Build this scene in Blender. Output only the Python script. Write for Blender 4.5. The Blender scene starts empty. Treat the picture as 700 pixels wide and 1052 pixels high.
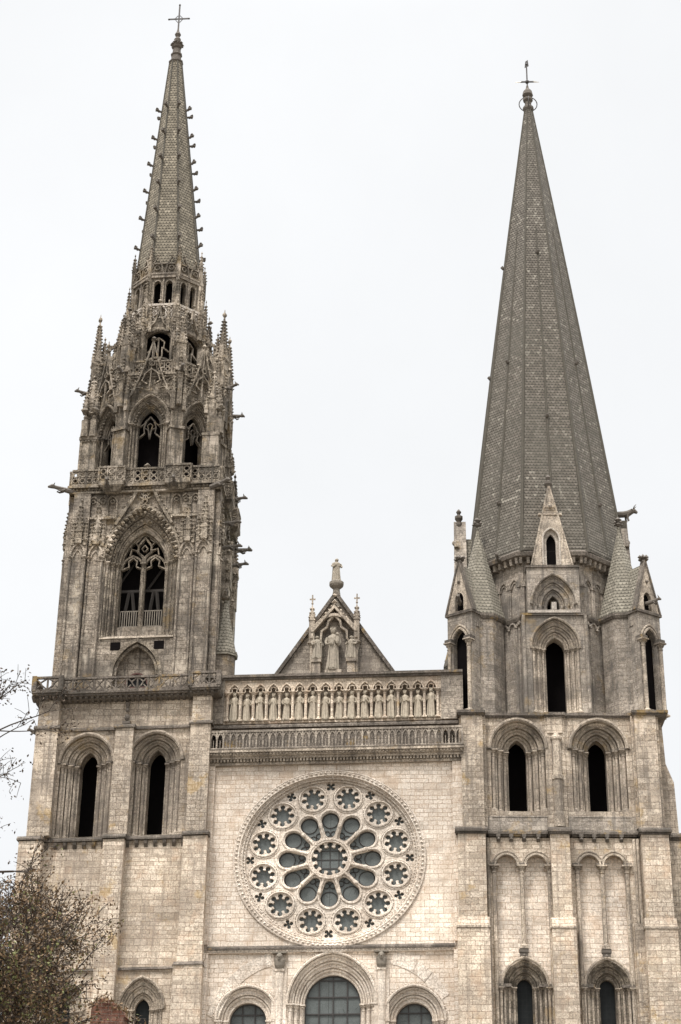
import bpy, bmesh, math, random
from mathutils import Matrix, Vector
from mathutils.geometry import delaunay_2d_cdt
random.seed(7)
sc = bpy.context.scene
COL = sc.collection
PI = math.pi
sin, cos, tan, rad = math.sin, math.cos, math.tan, math.radians

# ------------------------------------------------------------------ mesh builder
SH = {'k': 0.0}                       # old masonry is never level: rise of the courses per metre of front

class MB:
    def __init__(s, m=None): s.v = []; s.f = []; s.m = m
    def add(s, vs, fs):
        o = len(s.v)
        if s.m is None: s.v += [tuple(p) for p in vs]
        else: s.v += [tuple(s.m @ Vector(p)) for p in vs]
        s.f += [tuple(i + o for i in q) for q in fs]
        return s
    def box(s, x0, x1, y0, y1, z0, z1):
        return s.add([(x0,y0,z0),(x1,y0,z0),(x1,y1,z0),(x0,y1,z0),(x0,y0,z1),(x1,y0,z1),(x1,y1,z1),(x0,y1,z1)],
                     [(0,1,5,4),(1,2,6,5),(2,3,7,6),(3,0,4,7),(4,5,6,7),(3,2,1,0)])
    def wedge(s, x0, x1, y0, y1, z0, z1, ya=None):       # box whose top front edge is set back: weathered slope
        ya = y1 if ya is None else ya
        return s.add([(x0,y0,z0),(x1,y0,z0),(x1,y1,z0),(x0,y1,z0),(x0,ya,z1),(x1,ya,z1),(x1,y1,z1),(x0,y1,z1)],
                     [(0,1,5,4),(1,2,6,5),(2,3,7,6),(3,0,4,7),(4,5,6,7),(3,2,1,0)])
    def prism(s, poly, y0, y1):                            # polygon in XZ pushed along Y (convex or not, via CDT)
        return s.slab(poly, [], y0, y1)
    def slab(s, outer, holes, y0, y1):
        vs, fs = cdt(outer, holes)
        n = len(vs)
        s.add([(x, y0, z) for x, z in vs] + [(x, y1, z) for x, z in vs],
              [tuple(t) for t in fs] + [tuple(i + n for i in reversed(t)) for t in fs])
        for loop in [outer] + holes:
            k = len(loop)
            s.add([(x, y0, z) for x, z in loop] + [(x, y1, z) for x, z in loop],
                  [(i, (i+1) % k, (i+1) % k + k, i + k) for i in range(k)])
        return s
    def band(s, a, b, y0, y1, closed=False):               # solid strip between polylines a, b in XZ
        n = len(a); o = []
        for (p, q) in zip(a, b): o += [(p[0],y0,p[1]),(q[0],y0,q[1]),(q[0],y1,q[1]),(p[0],y1,p[1])]
        fs = []
        for i in range(n if closed else n-1):
            j = (i+1) % n
            for e in range(4): fs.append((4*i+e, 4*i+(e+1)%4, 4*j+(e+1)%4, 4*j+e))
        if not closed: fs += [(0,1,2,3), (4*n-4,4*n-1,4*n-2,4*n-3)]
        return s.add(o, fs)
    def strip(s, pts, w, y0, y1, closed=False):            # stroke of width w along pts in XZ
        n = len(pts); a = []; b = []
        for i in range(n):
            if closed: p, q = pts[i-1], pts[(i+1) % n]
            else: p, q = pts[max(i-1,0)], pts[min(i+1,n-1)]
            dx, dz = q[0]-p[0], q[1]-p[1]; l = math.hypot(dx, dz) or 1
            nx, nz = -dz/l*w/2, dx/l*w/2
            a.append((pts[i][0]+nx, pts[i][1]+nz)); b.append((pts[i][0]-nx, pts[i][1]-nz))
        return s.band(a, b, y0, y1, closed)
    def loft(s, rings, cap=True):
        n = len(rings[0]); vs = [p for r in rings for p in r]; fs = []
        for k in range(len(rings)-1):
            for i in range(n):
                j = (i+1) % n
                fs.append((k*n+i, k*n+j, k*n+n+j, k*n+n+i))
        if cap: fs += [tuple(range(n))[::-1], tuple(range((len(rings)-1)*n, len(rings)*n))]
        return s.add(vs, fs)
    def lathe(s, x, y, prof, n=10, ph=0.0):
        return s.loft([[(x+r*sin(ph+2*PI*i/n), y-r*cos(ph+2*PI*i/n), z) for i in range(n)] for r, z in prof])
    def octo(s, x, y, prof, ph=PI/8, n=8):                 # prof (circumradius, z [, cx shift])
        return s.loft([[(x+(p[2] if len(p)>2 else 0)+p[0]*sin(ph+2*PI*i/n), y-p[0]*cos(ph+2*PI*i/n), p[1]) for i in range(n)] for p in prof])
    def tube(s, pts, r, n=6, cap=True):
        rings = []; m = len(pts)
        for i in range(m):
            p = Vector(pts[i]); a = Vector(pts[max(i-1,0)]); b = Vector(pts[min(i+1,m-1)])
            t = (b-a).normalized() if (b-a).length > 1e-9 else Vector((0,0,1))
            h = Vector((0,1,0)) if abs(t.y) < .9 else Vector((1,0,0))
            u = t.cross(h).normalized(); w = t.cross(u)
            rr = r[i] if isinstance(r, (list, tuple)) else r
            rings.append([tuple(p + (u*cos(2*PI*k/n) + w*sin(2*PI*k/n))*rr) for k in range(n)])
        return s.loft(rings, cap)
    def knob(s, x, y, z, r, sq=1.0):                        # small carved leaf lump
        a = random.random()*2
        vs = [(x+r*cos(a+i*PI/2)*sq, y+r*sin(a+i*PI/2), z+random.uniform(-.2,.2)*r) for i in range(4)] + [(x,y,z+r*1.1),(x,y,z-r*.8)]
        return s.add(vs, [(0,1,4),(1,2,4),(2,3,4),(3,0,4),(1,0,5),(2,1,5),(3,2,5),(0,3,5)])
    def knobs(s, pts, y, r, gap):
        acc = 0.0
        for (a, b) in zip(pts[:-1], pts[1:]):
            l = math.hypot(b[0]-a[0], b[1]-a[1]); t = gap - acc
            while t <= l:
                f = t/l; s.knob(a[0]+(b[0]-a[0])*f, y, a[1]+(b[1]-a[1])*f, r*random.uniform(.75,1.2)); t += gap
            acc = (acc + l) % gap
        return s
    def ball(s, x, y, z, r, n=8, sx=1, sy=1, sz=1):
        m = n//2+1
        return s.loft([[(x+sx*r*sin(PI*(k+.02)/(m+.04))*cos(2*PI*i/n), y+sy*r*sin(PI*(k+.02)/(m+.04))*sin(2*PI*i/n), z-sz*r*cos(PI*(k+.02)/(m+.04))) for i in range(n)] for k in range(m+1)])
    def build(s, name, mat, parent=None, smooth=False, k=None):
        k = SH['k'] if k is None else k
        me = bpy.data.meshes.new(name)
        me.from_pydata([(x, y, z + k*x) for x, y, z in s.v], [], s.f)
        bm = bmesh.new(); bm.from_mesh(me)
        bmesh.ops.recalc_face_normals(bm, faces=bm.faces)
        bm.to_mesh(me); bm.free()
        if smooth: me.polygons.foreach_set('use_smooth', [True]*len(me.polygons))
        me.materials.append(mat)
        o = bpy.data.objects.new(name, me); COL.objects.link(o)
        if parent: o.parent = parent
        return o

def inside(p, poly):
    x, y = p; c = False; j = len(poly)-1
    for i in range(len(poly)):
        xi, yi = poly[i]; xj, yj = poly[j]
        if (yi > y) != (yj > y) and x < (xj-xi)*(y-yi)/(yj-yi)+xi: c = not c
        j = i
    return c

def cdt(outer, holes):
    pts = []; ed = []
    for loop in [outer] + holes:
        o = len(pts); n = len(loop)
        pts += [Vector(p) for p in loop]; ed += [(o+i, o+(i+1) % n) for i in range(n)]
    vs, _, fs, *_r = delaunay_2d_cdt(pts, ed, [], 0, 1e-5)
    boxes = [(min(p[0] for p in h), max(p[0] for p in h), min(p[1] for p in h), max(p[1] for p in h)) for h in holes]
    out = []
    for t in fs:
        c = (sum(vs[i][0] for i in t)/3, sum(vs[i][1] for i in t)/3)
        if not inside(c, outer): continue
        if any(b[0] <= c[0] <= b[1] and b[2] <= c[1] <= b[3] and inside(c, h) for b, h in zip(boxes, holes)): continue
        out.append(t)
    return [(v[0], v[1]) for v in vs], out

def arc(cx, hw, zs, rise, n=9):
    """arch curve left springing -> right springing; round when rise ~ hw, pointed when higher"""
    if rise <= hw*1.03:
        return [(cx-hw*cos(PI*i/(2*n)), zs+rise*sin(PI*i/(2*n))) for i in range(2*n+1)]
    c = (rise*rise-hw*hw)/(2*hw); R = hw+c; a1 = math.asin(rise/R)
    L = [(cx+c-R*cos(a1*i/n), zs+R*sin(a1*i/n)) for i in range(n+1)]
    return L + [(2*cx-x, z) for x, z in reversed(L[:-1])]
def arch(cx, hw, zb, zs, rise, n=9):
    return [(cx-hw, zb)] + arc(cx, hw, zs, rise, n) + [(cx+hw, zb)]
def rect(x0, x1, z0, z1): return [(x0,z0),(x1,z0),(x1,z1),(x0,z1)]
def circ(cx, cz, r, n=24, q=1.0, a0=0): return [(cx+r*cos(a0+2*PI*i/n), cz+q*r*sin(a0+2*PI*i/n)) for i in range(n)]

# ------------------------------------------------------------------ things
def tag(o, label=None, cat=None, group=None, kind=None):
    if label: o['label'] = label
    if cat: o['category'] = cat
    if group: o['group'] = group
    if kind: o['kind'] = kind
    return o
def empty(name, loc, rz=0.0):
    o = bpy.data.objects.new(name, None); COL.objects.link(o)
    o.location = loc; o.rotation_euler = (0, 0, rz); o.empty_display_size = .5
    return o

# ------------------------------------------------------------------ materials
def nt(name):
    m = bpy.data.materials.new(name); m.use_nodes = True
    t = m.node_tree; t.nodes.clear()
    out = t.nodes.new('ShaderNodeOutputMaterial'); b = t.nodes.new('ShaderNodeBsdfPrincipled')
    t.links.new(b.outputs[0], out.inputs[0])
    return m, t, b
def nd(t, typ, **kw):
    n = t.nodes.new(typ)
    for k, v in kw.items():
        if k in n.inputs.keys(): n.inputs[k].default_value = v
        else: setattr(n, k, v)
    return n
def mth(t, op, a, b=None, c=None):
    n = t.nodes.new('ShaderNodeMath'); n.operation = op
    for i, q in enumerate((a, b, c)):
        if q is None: continue
        if isinstance(q, (int, float)): n.inputs[i].default_value = q
        else: t.links.new(q, n.inputs[i])
    return n.outputs[0]
def mixc(t, fac, a, b, mode='MIX'):
    n = t.nodes.new('ShaderNodeMix'); n.data_type = 'RGBA'; n.blend_type = mode
    for s, q in ((n.inputs[0], fac), (n.inputs[6], a), (n.inputs[7], b)):
        if isinstance(q, (int, float)): s.default_value = q
        elif isinstance(q, tuple): s.default_value = q if len(q) == 4 else (*q, 1)
        else: t.links.new(q, s)
    return n.outputs[2]
def ramp(t, fac, lo, hi):
    n = t.nodes.new('ShaderNodeMapRange'); n.inputs[1].default_value = lo; n.inputs[2].default_value = hi
    n.interpolation_type = 'SMOOTHSTEP'; t.links.new(fac, n.inputs[0]); return n.outputs[0]

def wallcoord(t):
    tc = nd(t, 'ShaderNodeTexCoord'); g = nd(t, 'ShaderNodeNewGeometry')
    cr = nd(t, 'ShaderNodeVectorMath', operation='CROSS_PRODUCT'); cr.inputs[1].default_value = (0, 0, 1)
    t.links.new(g.outputs['True Normal'], cr.inputs[0])
    ad = nd(t, 'ShaderNodeVectorMath', operation='ADD'); ad.inputs[1].default_value = (1e-4, 2e-4, 0); t.links.new(cr.outputs[0], ad.inputs[0])
    no = nd(t, 'ShaderNodeVectorMath', operation='NORMALIZE'); t.links.new(ad.outputs[0], no.inputs[0])
    dt = nd(t, 'ShaderNodeVectorMath', operation='DOT_PRODUCT'); t.links.new(no.outputs[0], dt.inputs[0]); t.links.new(tc.outputs['Object'], dt.inputs[1])
    sp = nd(t, 'ShaderNodeSeparateXYZ'); t.links.new(tc.outputs['Object'], sp.inputs[0])
    return tc.outputs['Object'], dt.outputs['Value'], sp.outputs[2]
def comb(t, x, y, z=0.0):
    c = nd(t, 'ShaderNodeCombineXYZ')
    for i, q in enumerate((x, y, z)):
        if isinstance(q, (int, float)): c.inputs[i].default_value = q
        else: t.links.new(q, c.inputs[i])
    return c.outputs[0]
def noise(t, vec, scale, detail=4, rough=.6):
    n = nd(t, 'ShaderNodeTexNoise', Scale=scale, Detail=detail, Roughness=rough); t.links.new(vec, n.inputs['Vector']); return n.outputs[0]

def stone(name, c1, c2, mortar, bw=.75, bh=.36, msize=.012, grime=(.1,.09,.08), gam=.5, streak=.4, bump=.5, lichen=0.0, spots=.25, patch=None, patchamt=0.0, mottle=.3, pits=.75, jstr=.8):
    m, t, b = nt(name)
    P, u, z = wallcoord(t)
    wob = noise(t, P, 2.2, 3)
    uu = mth(t, 'ADD', u, mth(t, 'MULTIPLY', wob, .16)); zz = mth(t, 'ADD', z, mth(t, 'ADD', mth(t, 'MULTIPLY', noise(t, P, .45, 2), .16), mth(t, 'MULTIPLY', noise(t, P, 2.6, 3), .07)))
    vec = comb(t, uu, zz)
    bk = nd(t, 'ShaderNodeTexBrick', Scale=1.0, offset=.5, squash=1.0)
    bk.inputs['Mortar Size'].default_value = msize; bk.inputs['Brick Width'].default_value = bw; bk.inputs['Row Height'].default_value = bh
    bk.inputs['Mortar Smooth'].default_value = .5; bk.inputs['Bias'].default_value = -.1
    for k, c in (('Color1', c1), ('Color2', c2), ('Mortar', mortar)): bk.inputs[k].default_value = (*c, 1)
    t.links.new(vec, bk.inputs['Vector'])
    col = bk.outputs['Color']
    # second course rhythm: taller blocks here and there
    b2 = nd(t, 'ShaderNodeTexBrick', Scale=1.0, offset=.37)
    b2.inputs['Mortar Size'].default_value = msize*1.1; b2.inputs['Brick Width'].default_value = bw*1.43; b2.inputs['Row Height'].default_value = bh*1.5
    b2.inputs['Mortar Smooth'].default_value = .5
    for k, c in (('Color1', c2), ('Color2', c1), ('Mortar', mortar)): b2.inputs[k].default_value = (*c, 1)
    t.links.new(vec, b2.inputs['Vector'])
    msk = ramp(t, noise(t, comb(t, mth(t,'MULTIPLY',u,.35), z), .35, 1), .47, .53)
    col = mixc(t, msk, col, b2.outputs['Color'])
    fac = nd(t, 'ShaderNodeMix'); t.links.new(msk, fac.inputs[0]); t.links.new(bk.outputs['Fac'], fac.inputs[2]); t.links.new(b2.outputs['Fac'], fac.inputs[3])
    f = fac.outputs[0]
    col = mixc(t, 1.0, col, mixc(t, ramp(t, noise(t, P, 8.0, 5, .85), .36, .62), (1-mottle*1.5,)*3, (1.0+mottle*.6,)*3), 'MULTIPLY')
    col = mixc(t, mth(t, 'MULTIPLY', ramp(t, noise(t, P, 6.5, 4, .75), .585, .65), pits), col, tuple(q*.35 for q in c2))
    blk = nd(t, 'ShaderNodeTexWhiteNoise', noise_dimensions='2D')
    rowi = mth(t, 'FLOOR', mth(t, 'DIVIDE', zz, bh)); t.links.new(comb(t, mth(t, 'FLOOR', mth(t, 'ADD', mth(t, 'DIVIDE', uu, bw), mth(t, 'MULTIPLY', rowi, .5))), rowi), blk.inputs['Vector'])
    col = mixc(t, mth(t, 'MULTIPLY', mth(t, 'GREATER_THAN', blk.outputs['Value'], .86), .45), col, tuple(q*.62 for q in c2))
    if patch:
        col = mixc(t, mth(t, 'MULTIPLY', ramp(t, noise(t, P, .8, 5, .65), .5, .68), patchamt), col, patch)
    jn = mth(t, 'MULTIPLY', f, mth(t, 'MULTIPLY', ramp(t, noise(t, P, 1.5, 4, .75), .42, .62), jstr))
    col = mixc(t, jn, col, tuple(q*.55 for q in mortar))
    zn = ramp(t, noise(t, comb(t, mth(t,'MULTIPLY',u,.5), z, 7.0), .16, 3, .6), .36, .66)
    col = mixc(t, 1.0, col, mixc(t, zn, (.74,.735,.73), (1.15,1.14,1.125)), 'MULTIPLY')
    # grime: broad patches and streaks running down
    g1 = ramp(t, noise(t, P, .3, 7, .72), .46, .64)
    st = ramp(t, noise(t, comb(t, mth(t,'MULTIPLY',u,2.4), mth(t,'MULTIPLY',z,.15), 3.0), 1.0, 6, .7), .5, .62)
    col = mixc(t, mth(t, 'MULTIPLY', g1, gam), col, grime)
    col = mixc(t, mth(t, 'MULTIPLY', st, streak), col, grime)
    sp = ramp(t, noise(t, P, 2.6, 6, .75), .58, .7)
    col = mixc(t, mth(t, 'MULTIPLY', sp, spots), col, grime)
    if lichen:
        l = mth(t, 'MULTIPLY', ramp(t, noise(t, P, .45, 6, .75), .56, .66), lichen)
        col = mixc(t, l, col, (.34,.21,.05))
    t.links.new(col, b.inputs['Base Color']); b.inputs['Roughness'].default_value = .92
    b.inputs['Specular IOR Level'].default_value = .2
    h = mth(t, 'ADD', mth(t, 'MULTIPLY', f, -1.0), mth(t, 'MULTIPLY', noise(t, P, 9.0, 6, .75), 1.6))
    bp = nd(t, 'ShaderNodeBump', Strength=bump, Distance=.035); t.links.new(h, bp.inputs['Height']); t.links.new(bp.outputs[0], b.inputs['Normal'])
    return m

def scales(name, c1, c2, gap, w, h, grime, bump=1.0, light=(.5,.47,.42), lamt=.2):
    """rows of round-ended stone scales"""
    m, t, b = nt(name)
    P, u, z = wallcoord(t)
    row = mth(t, 'DIVIDE', z, h); ri = mth(t, 'FLOOR', row); rf = mth(t, 'FRACT', row)
    ux = mth(t, 'ADD', mth(t, 'DIVIDE', u, w), mth(t, 'MULTIPLY', mth(t, 'MODULO', mth(t,'ADD',ri,1000.0), 2.0), .5))
    ci = mth(t, 'FLOOR', ux); cf = mth(t, 'SUBTRACT', mth(t, 'FRACT', ux), .5)
    # lower edge of each scale is a half round
    edge = mth(t, 'MULTIPLY', mth(t, 'POWER', mth(t, 'ABSOLUTE', mth(t,'MULTIPLY',cf,2.0)), 2.5), .55)
    d = mth(t, 'SUBTRACT', rf, edge)
    gapm = ramp(t, d, .16, .0)
    wn = nd(t, 'ShaderNodeTexWhiteNoise', noise_dimensions='2D'); t.links.new(comb(t, ci, ri), wn.inputs['Vector'])
    col = mixc(t, wn.outputs['Value'], c1, c2)
    lm = mth(t, 'MULTIPLY', mth(t, 'GREATER_THAN', wn.outputs['Value'], .9), lamt)
    col = mixc(t, mth(t,'MULTIPLY', lm, ramp(t, noise(t, P, .25, 4), .4, .6)), col, light)
    col = mixc(t, mth(t, 'MULTIPLY', gapm, .85), col, gap)
    col = mixc(t, .6, col, mixc(t, noise(t, P, 4.0, 6, .7), (.3,.3,.3), (1,1,1)), 'MULTIPLY')
    g1 = ramp(t, noise(t, P, .2, 5, .65), .42, .7)
    col = mixc(t, mth(t, 'MULTIPLY', g1, .45), col, grime)
    lp = ramp(t, noise(t, comb(t, mth(t,'MULTIPLY',u,1.1), mth(t,'MULTIPLY',z,.25), 9.0), .8, 6, .7), .62, .78)
    col = mixc(t, mth(t, 'MULTIPLY', lp, .5), col, light)
    t.links.new(col, b.inputs['Base Color']); b.inputs['Roughness'].default_value = .9; b.inputs['Specular IOR Level'].default_value = .2
    hh = mth(t, 'ADD', mth(t, 'SUBTRACT', 1.0, mth(t,'MULTIPLY',rf,.6)), mth(t, 'MULTIPLY', gapm, -.8))
    hh = mth(t, 'ADD', hh, mth(t, 'MULTIPLY', wn.outputs['Value'], .3))
    bp = nd(t, 'ShaderNodeBump', Strength=bump, Distance=.1); t.links.new(hh, bp.inputs['Height']); t.links.new(bp.outputs[0], b.inputs['Normal'])
    return m

def plain(name, c, rough=.8, metal=0, var=.4, scale=3.0, spec=.3, bump=0.0):
    m, t, b = nt(name)
    tc = nd(t, 'ShaderNodeTexCoord')
    n = noise(t, tc.outputs['Object'], scale, 5, .65)
    col = mixc(t, n, tuple(q*(1-var) for q in c), tuple(min(1, q*(1+var)) for q in c))
    t.links.new(col, b.inputs['Base Color']); b.inputs['Roughness'].default_value = rough; b.inputs['Metallic'].default_value = metal
    b.inputs['Specular IOR Level'].default_value = spec
    if bump:
        bp = nd(t, 'ShaderNodeBump', Strength=bump, Distance=.05); t.links.new(n, bp.inputs['Height']); t.links.new(bp.outputs[0], b.inputs['Normal'])
    return m

def leaded(name, c, gx, gz, cell=False):
    m, t, b = nt(name)
    P, u, z = wallcoord(t)
    vor = nd(t, 'ShaderNodeTexVoronoi', Scale=3.2, feature='F1'); t.links.new(P, vor.inputs['Vector'])
    ed = nd(t, 'ShaderNodeTexVoronoi', Scale=3.2, feature='DISTANCE_TO_EDGE'); t.links.new(P, ed.inputs['Vector'])
    col = mixc(t, mth(t, 'MULTIPLY', vor.outputs['Distance'], .9), tuple(q*.75 for q in c), tuple(q*1.35 for q in c))
    col = mixc(t, noise(t, P, 1.3, 4), tuple(q*.7 for q in c), col)
    lead = ramp(t, ed.outputs['Distance'], .035, .0)
    if cell: col = mixc(t, mth(t, 'MULTIPLY', lead, .7), col, (.02,.02,.02))
    fu = mth(t, 'ABSOLUTE', mth(t, 'SUBTRACT', mth(t, 'FRACT', mth(t, 'DIVIDE', u, gx)), .5))
    fz = mth(t, 'ABSOLUTE', mth(t, 'SUBTRACT', mth(t, 'FRACT', mth(t, 'DIVIDE', z, gz)), .5))
    bar = mth(t, 'MAXIMUM', mth(t, 'GREATER_THAN', fu, .5-.02/gx), mth(t, 'GREATER_THAN', fz, .5-.02/gz))
    col = mixc(t, mth(t, 'MULTIPLY', bar, .7), col, (.02,.02,.02))
    t.links.new(col, b.inputs['Base Color']); b.inputs['Roughness'].default_value = .4; b.inputs['Specular IOR Level'].default_value = .4 if c[0] > .05 else .12; b.inputs['Specular IOR Level'].default_value *= .6
    bp = nd(t, 'ShaderNodeBump', Strength=.15, Distance=.02); t.links.new(noise(t, P, 4.0, 3), bp.inputs['Height']); t.links.new(bp.outputs[0], b.inputs['Normal'])
    return m

M = {}
M['pale'] = stone('pale_limestone', (0.782,0.693,0.593), (0.628,0.536,0.441), (0.452,0.344,0.249), .66, .31, .022, (0.372,0.283,0.203), .3, .3, .5, patch=(0.464,0.314,0.203), patchamt=.35, spots=.35, mottle=.24)
M['palet'] = stone('pale_carved_limestone', (0.751,0.668,0.573), (0.602,0.521,0.431), (0.391,0.293,0.213), 1.1, .6, .01, (0.258,0.192,0.142), .3, .35, .6, spots=.5, mottle=.3)
M['tower'] = stone('tower_limestone', (0.535,0.456,0.365), (0.345,0.283,0.218), (0.206,0.151,0.106), .64, .3, .018, (0.128,0.106,0.086), .6, .6, .55, lichen=.38, spots=.35, patch=(0.618,0.516,0.406), patchamt=.55, mottle=.36, jstr=.35)
M['towerc'] = stone('tower_carved_limestone', (0.520,0.442,0.352), (0.380,0.317,0.249), (0.206,0.157,0.117), 1.0, .55, .01, (0.102,0.086,0.071), .7, .65, .7, lichen=.25, spots=.45, patch=(0.535,0.456,0.365), patchamt=.4, mottle=.4)
M['lower'] = stone('lower_tower_limestone', (0.655,0.558,0.447), (0.447,0.371,0.285), (0.258,0.182,0.127), .64, .3, .018, (0.206,0.167,0.132), .45, .45, .55, lichen=.4, spots=.35, patch=(0.433,0.283,0.181), patchamt=.4, mottle=.32, jstr=.5)
M['shaft'] = stone('grey_shaft_limestone', (0.450,0.379,0.302), (0.332,0.278,0.221), (0.185,0.147,0.111), 1.0, .9, .012, (0.102,0.086,0.071), .7, .6, .6, spots=.45, patch=(0.514,0.435,0.344), patchamt=.4, mottle=.36)
M['king'] = plain('pale_statue_stone', (0.341,0.291,0.223), .9, var=.6, scale=4, bump=.6)
M['upper'] = stone('weathered_limestone', (0.397,0.337,0.271), (0.246,0.203,0.158), (0.139,0.110,0.083), .6, .3, .016, (0.070,0.060,0.050), .7, .75, .8, lichen=.2, spots=.5, patch=(0.517,0.451,0.364), patchamt=.7, mottle=.42, jstr=.35)
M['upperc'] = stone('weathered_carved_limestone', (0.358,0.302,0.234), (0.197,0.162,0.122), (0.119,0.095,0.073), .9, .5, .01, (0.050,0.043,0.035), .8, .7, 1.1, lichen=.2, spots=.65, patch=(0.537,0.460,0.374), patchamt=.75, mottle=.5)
M['drum'] = stone('grey_drum_limestone', (0.388,0.337,0.282), (0.256,0.218,0.176), (0.179,0.146,0.114), .6, .31, .016, (0.099,0.088,0.076), .75, .6, .65, lichen=.2, spots=.4, patch=(0.517,0.451,0.374), patchamt=.55, mottle=.36, jstr=.35)
M['gablec'] = stone('creamy_limestone', (0.503,0.451,0.385), (0.405,0.351,0.298), (0.268,0.222,0.180), .7, .42, .012, (0.194,0.171,0.153), .3, .25, .5, spots=.25)
M['gable'] = stone('grey_gable_limestone', (0.378,0.326,0.265), (0.238,0.200,0.161), (0.149,0.120,0.094), .6, .32, .014, (0.099,0.085,0.073), .6, .5, .7, spots=.5, patch=(0.497,0.431,0.353), patchamt=.4, mottle=.4)
M['ledge'] = stone('dark_ledge_limestone', (0.195,0.166,0.137), (0.127,0.106,0.088), (0.099,0.080,0.062), 1.2, .6, .008, (0.050,0.044,0.036), .7, .6, .8, lichen=.4, spots=.55, mottle=.4)
M['spireR'] = scales('stone_scale_covering', (0.091,0.078,0.061), (0.160,0.139,0.112), (.028,.025,.02), .27, .26, (.075,.068,.054), light=(.40,.37,.3), lamt=.3)
M['spireT'] = scales('turret_scale_covering', (0.176,0.157,0.123), (0.248,0.222,0.174), (.07,.06,.047), .28, .27, (.13,.116,.09), light=(.42,.38,.3))
M['spireL'] = scales('small_scale_covering', (0.129,0.109,0.079), (0.232,0.198,0.146), (.035,.03,.022), .28, .3, (.08,.069,.05), light=(.42,.36,.27), lamt=.3)
M['rib'] = plain('grey_rib_stone', (0.063,0.055,0.042), .9, var=.5, scale=4, bump=.5)
M['statue'] = plain('grey_statue_stone', (0.259,0.223,0.175), .9, var=.6, scale=5, bump=.6)
M['statued'] = plain('dark_statue_stone', (0.179,0.155,0.125), .9, var=.6, scale=5, bump=.6)
M['dark'] = plain('dark_carved_stone', (.1,.085,.07), .9, var=.5, scale=6, bump=.4)
M['shade'] = plain('black_interior_shade', (.007,.006,.006), 1.0, var=.3, spec=.0)  # near-black fill, paints the shade inside openings
M['beam'] = plain('old_belfry_beam', (.035,.03,.026), .9, var=.4)
M['iron'] = plain('dark_iron', (.05,.045,.042), .6, .3, var=.3)
M['gilt'] = plain('pale_metal', (.55,.5,.4), .5, .3, var=.2)
M['glass'] = leaded('grey_leaded_glass', (.118,.13,.124), 50.0, 50.0, True)
M['glassd'] = leaded('dark_leaded_glass', (.075,.085,.088), 50.0, 50.0, True)
M['glassb'] = leaded('black_leaded_glass', (.016,.018,.018), .3, .4, True)
M['roof'] = plain('green_copper_roof', (.16,.2,.17), .7, var=.3, scale=.6)
M['door'] = plain('red_brown_door', (.07,.03,.022), .7, var=.3)

# ------------------------------------------------------------------ reusable architecture
def colonnette(m, x, y, z0, z1, r, cap=None, n=9):
    cap = cap or r*3.4
    q = 1.75*r
    m.box(x-q, x+q, y-q, y+q, z0, z0+r*.9)
    m.lathe(x, y, [(r*1.65,z0+r*.9),(r*1.7,z0+r*1.3),(r*1.1,z0+r*1.9),(r,z0+r*2.2),(r,z1-cap-r*.5),(r*1.3,z1-cap-r*.3),(r*1.3,z1-cap),(r*1.02,z1-cap+r*.2),(r*1.2,z1-cap*.6),(r*2.0,z1-cap*.22)], n)
    for i in range(6):
        a = i*PI/3; m.knob(x+r*1.5*cos(a), y+r*1.5*sin(a), z1-cap*.5, r*.6); 
    q *= 1.25; m.box(x-q, x+q, y-q, y+q, z1-cap*.22, z1)
    return m

def window(parent, mat, cx, zb, zs, ws, rises, y0, step, yback, matx=None, r=.13, hood=.18, shafts=True, name='window', roll=True, smat=None, hoodk=0, impost=None, edge=True):
    """ws: half widths, opening first, wall hole last; returns (window object, hole outline)"""
    N = len(ws)-1
    b = MB(matx)
    for i in range(N):
        yf = y0 + step*(N-i)
        e = .012 if i < N-1 else -.004
        b.band(arch(cx, ws[i], zb, zs, rises[i]), arch(cx, ws[i+1]+e, zb, zs, rises[i+1]+e), yf, yback - .006*i)
        if roll:
            rr = r*.8
            b.tube([(x, yf-rr*.6, z) for x, z in arc(cx, ws[i+1]-rr, zs, rises[i+1]-rr)], rr, 6)
            if edge: b.tube([(x, yf-.01, z) for x, z in arc(cx, ws[i]+rr*.7, zs, rises[i]+rr*.7)], rr*.55, 5)
    wo = b.build(name, mat, parent)
    if hood:
        h = MB(matx)
        h.band(arc(cx, ws[-1]-.02, zs, rises[-1]-.02), arc(cx, ws[-1]+hood, zs, rises[-1]+hood), y0-.14, y0+.05)
        h.tube([(x, y0-.12, z) for x, z in arc(cx, ws[-1]+hood*.5, zs, rises[-1]+hood*.5)], hood*.42, 6)
        if hoodk: h.knobs(arc(cx, ws[-1]+hood+.05, zs, rises[-1]+hood+.05, 14), y0-.1, hoodk, hoodk*2.6)
        h.build('hood_mould', smat or mat, wo)
    if shafts:
        for i in range(N):
            yf = y0 + step*(N-i)
            for s in (-1, 1):
                colonnette(MB(matx), cx+s*(ws[i+1]-r*1.15), yf-r*1.15, zb, zs, r).build('colonnette', smat or mat, wo, smooth=False)
    if impost:
        for s in (-1, 1):
            p = []
            for i in range(N):
                yf = y0 + step*(N-i) - .2
                p += [(cx+s*(ws[i]-.05 if i == 0 else ws[i]-.1), yf), (cx+s*(ws[i+1]-.1), yf)]
            p += [(cx+s*(ws[-1]-.1), y0-.1), (cx+s*(ws[-1]+.3), y0-.1), (cx+s*(ws[-1]+.3), y0+.3), (cx+s*(ws[-1]-.0), y0+step*N+.3), (cx+s*(ws[0]-.05), y0+step*N+.3)]
            MB(matx).loft([[(x, y, z) for x, y in p] for z in (zs-.06, zs+.12)]).build('impost', impost, wo)
    return wo, arch(cx, ws[-1], zb, zs, rises[-1])

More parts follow.
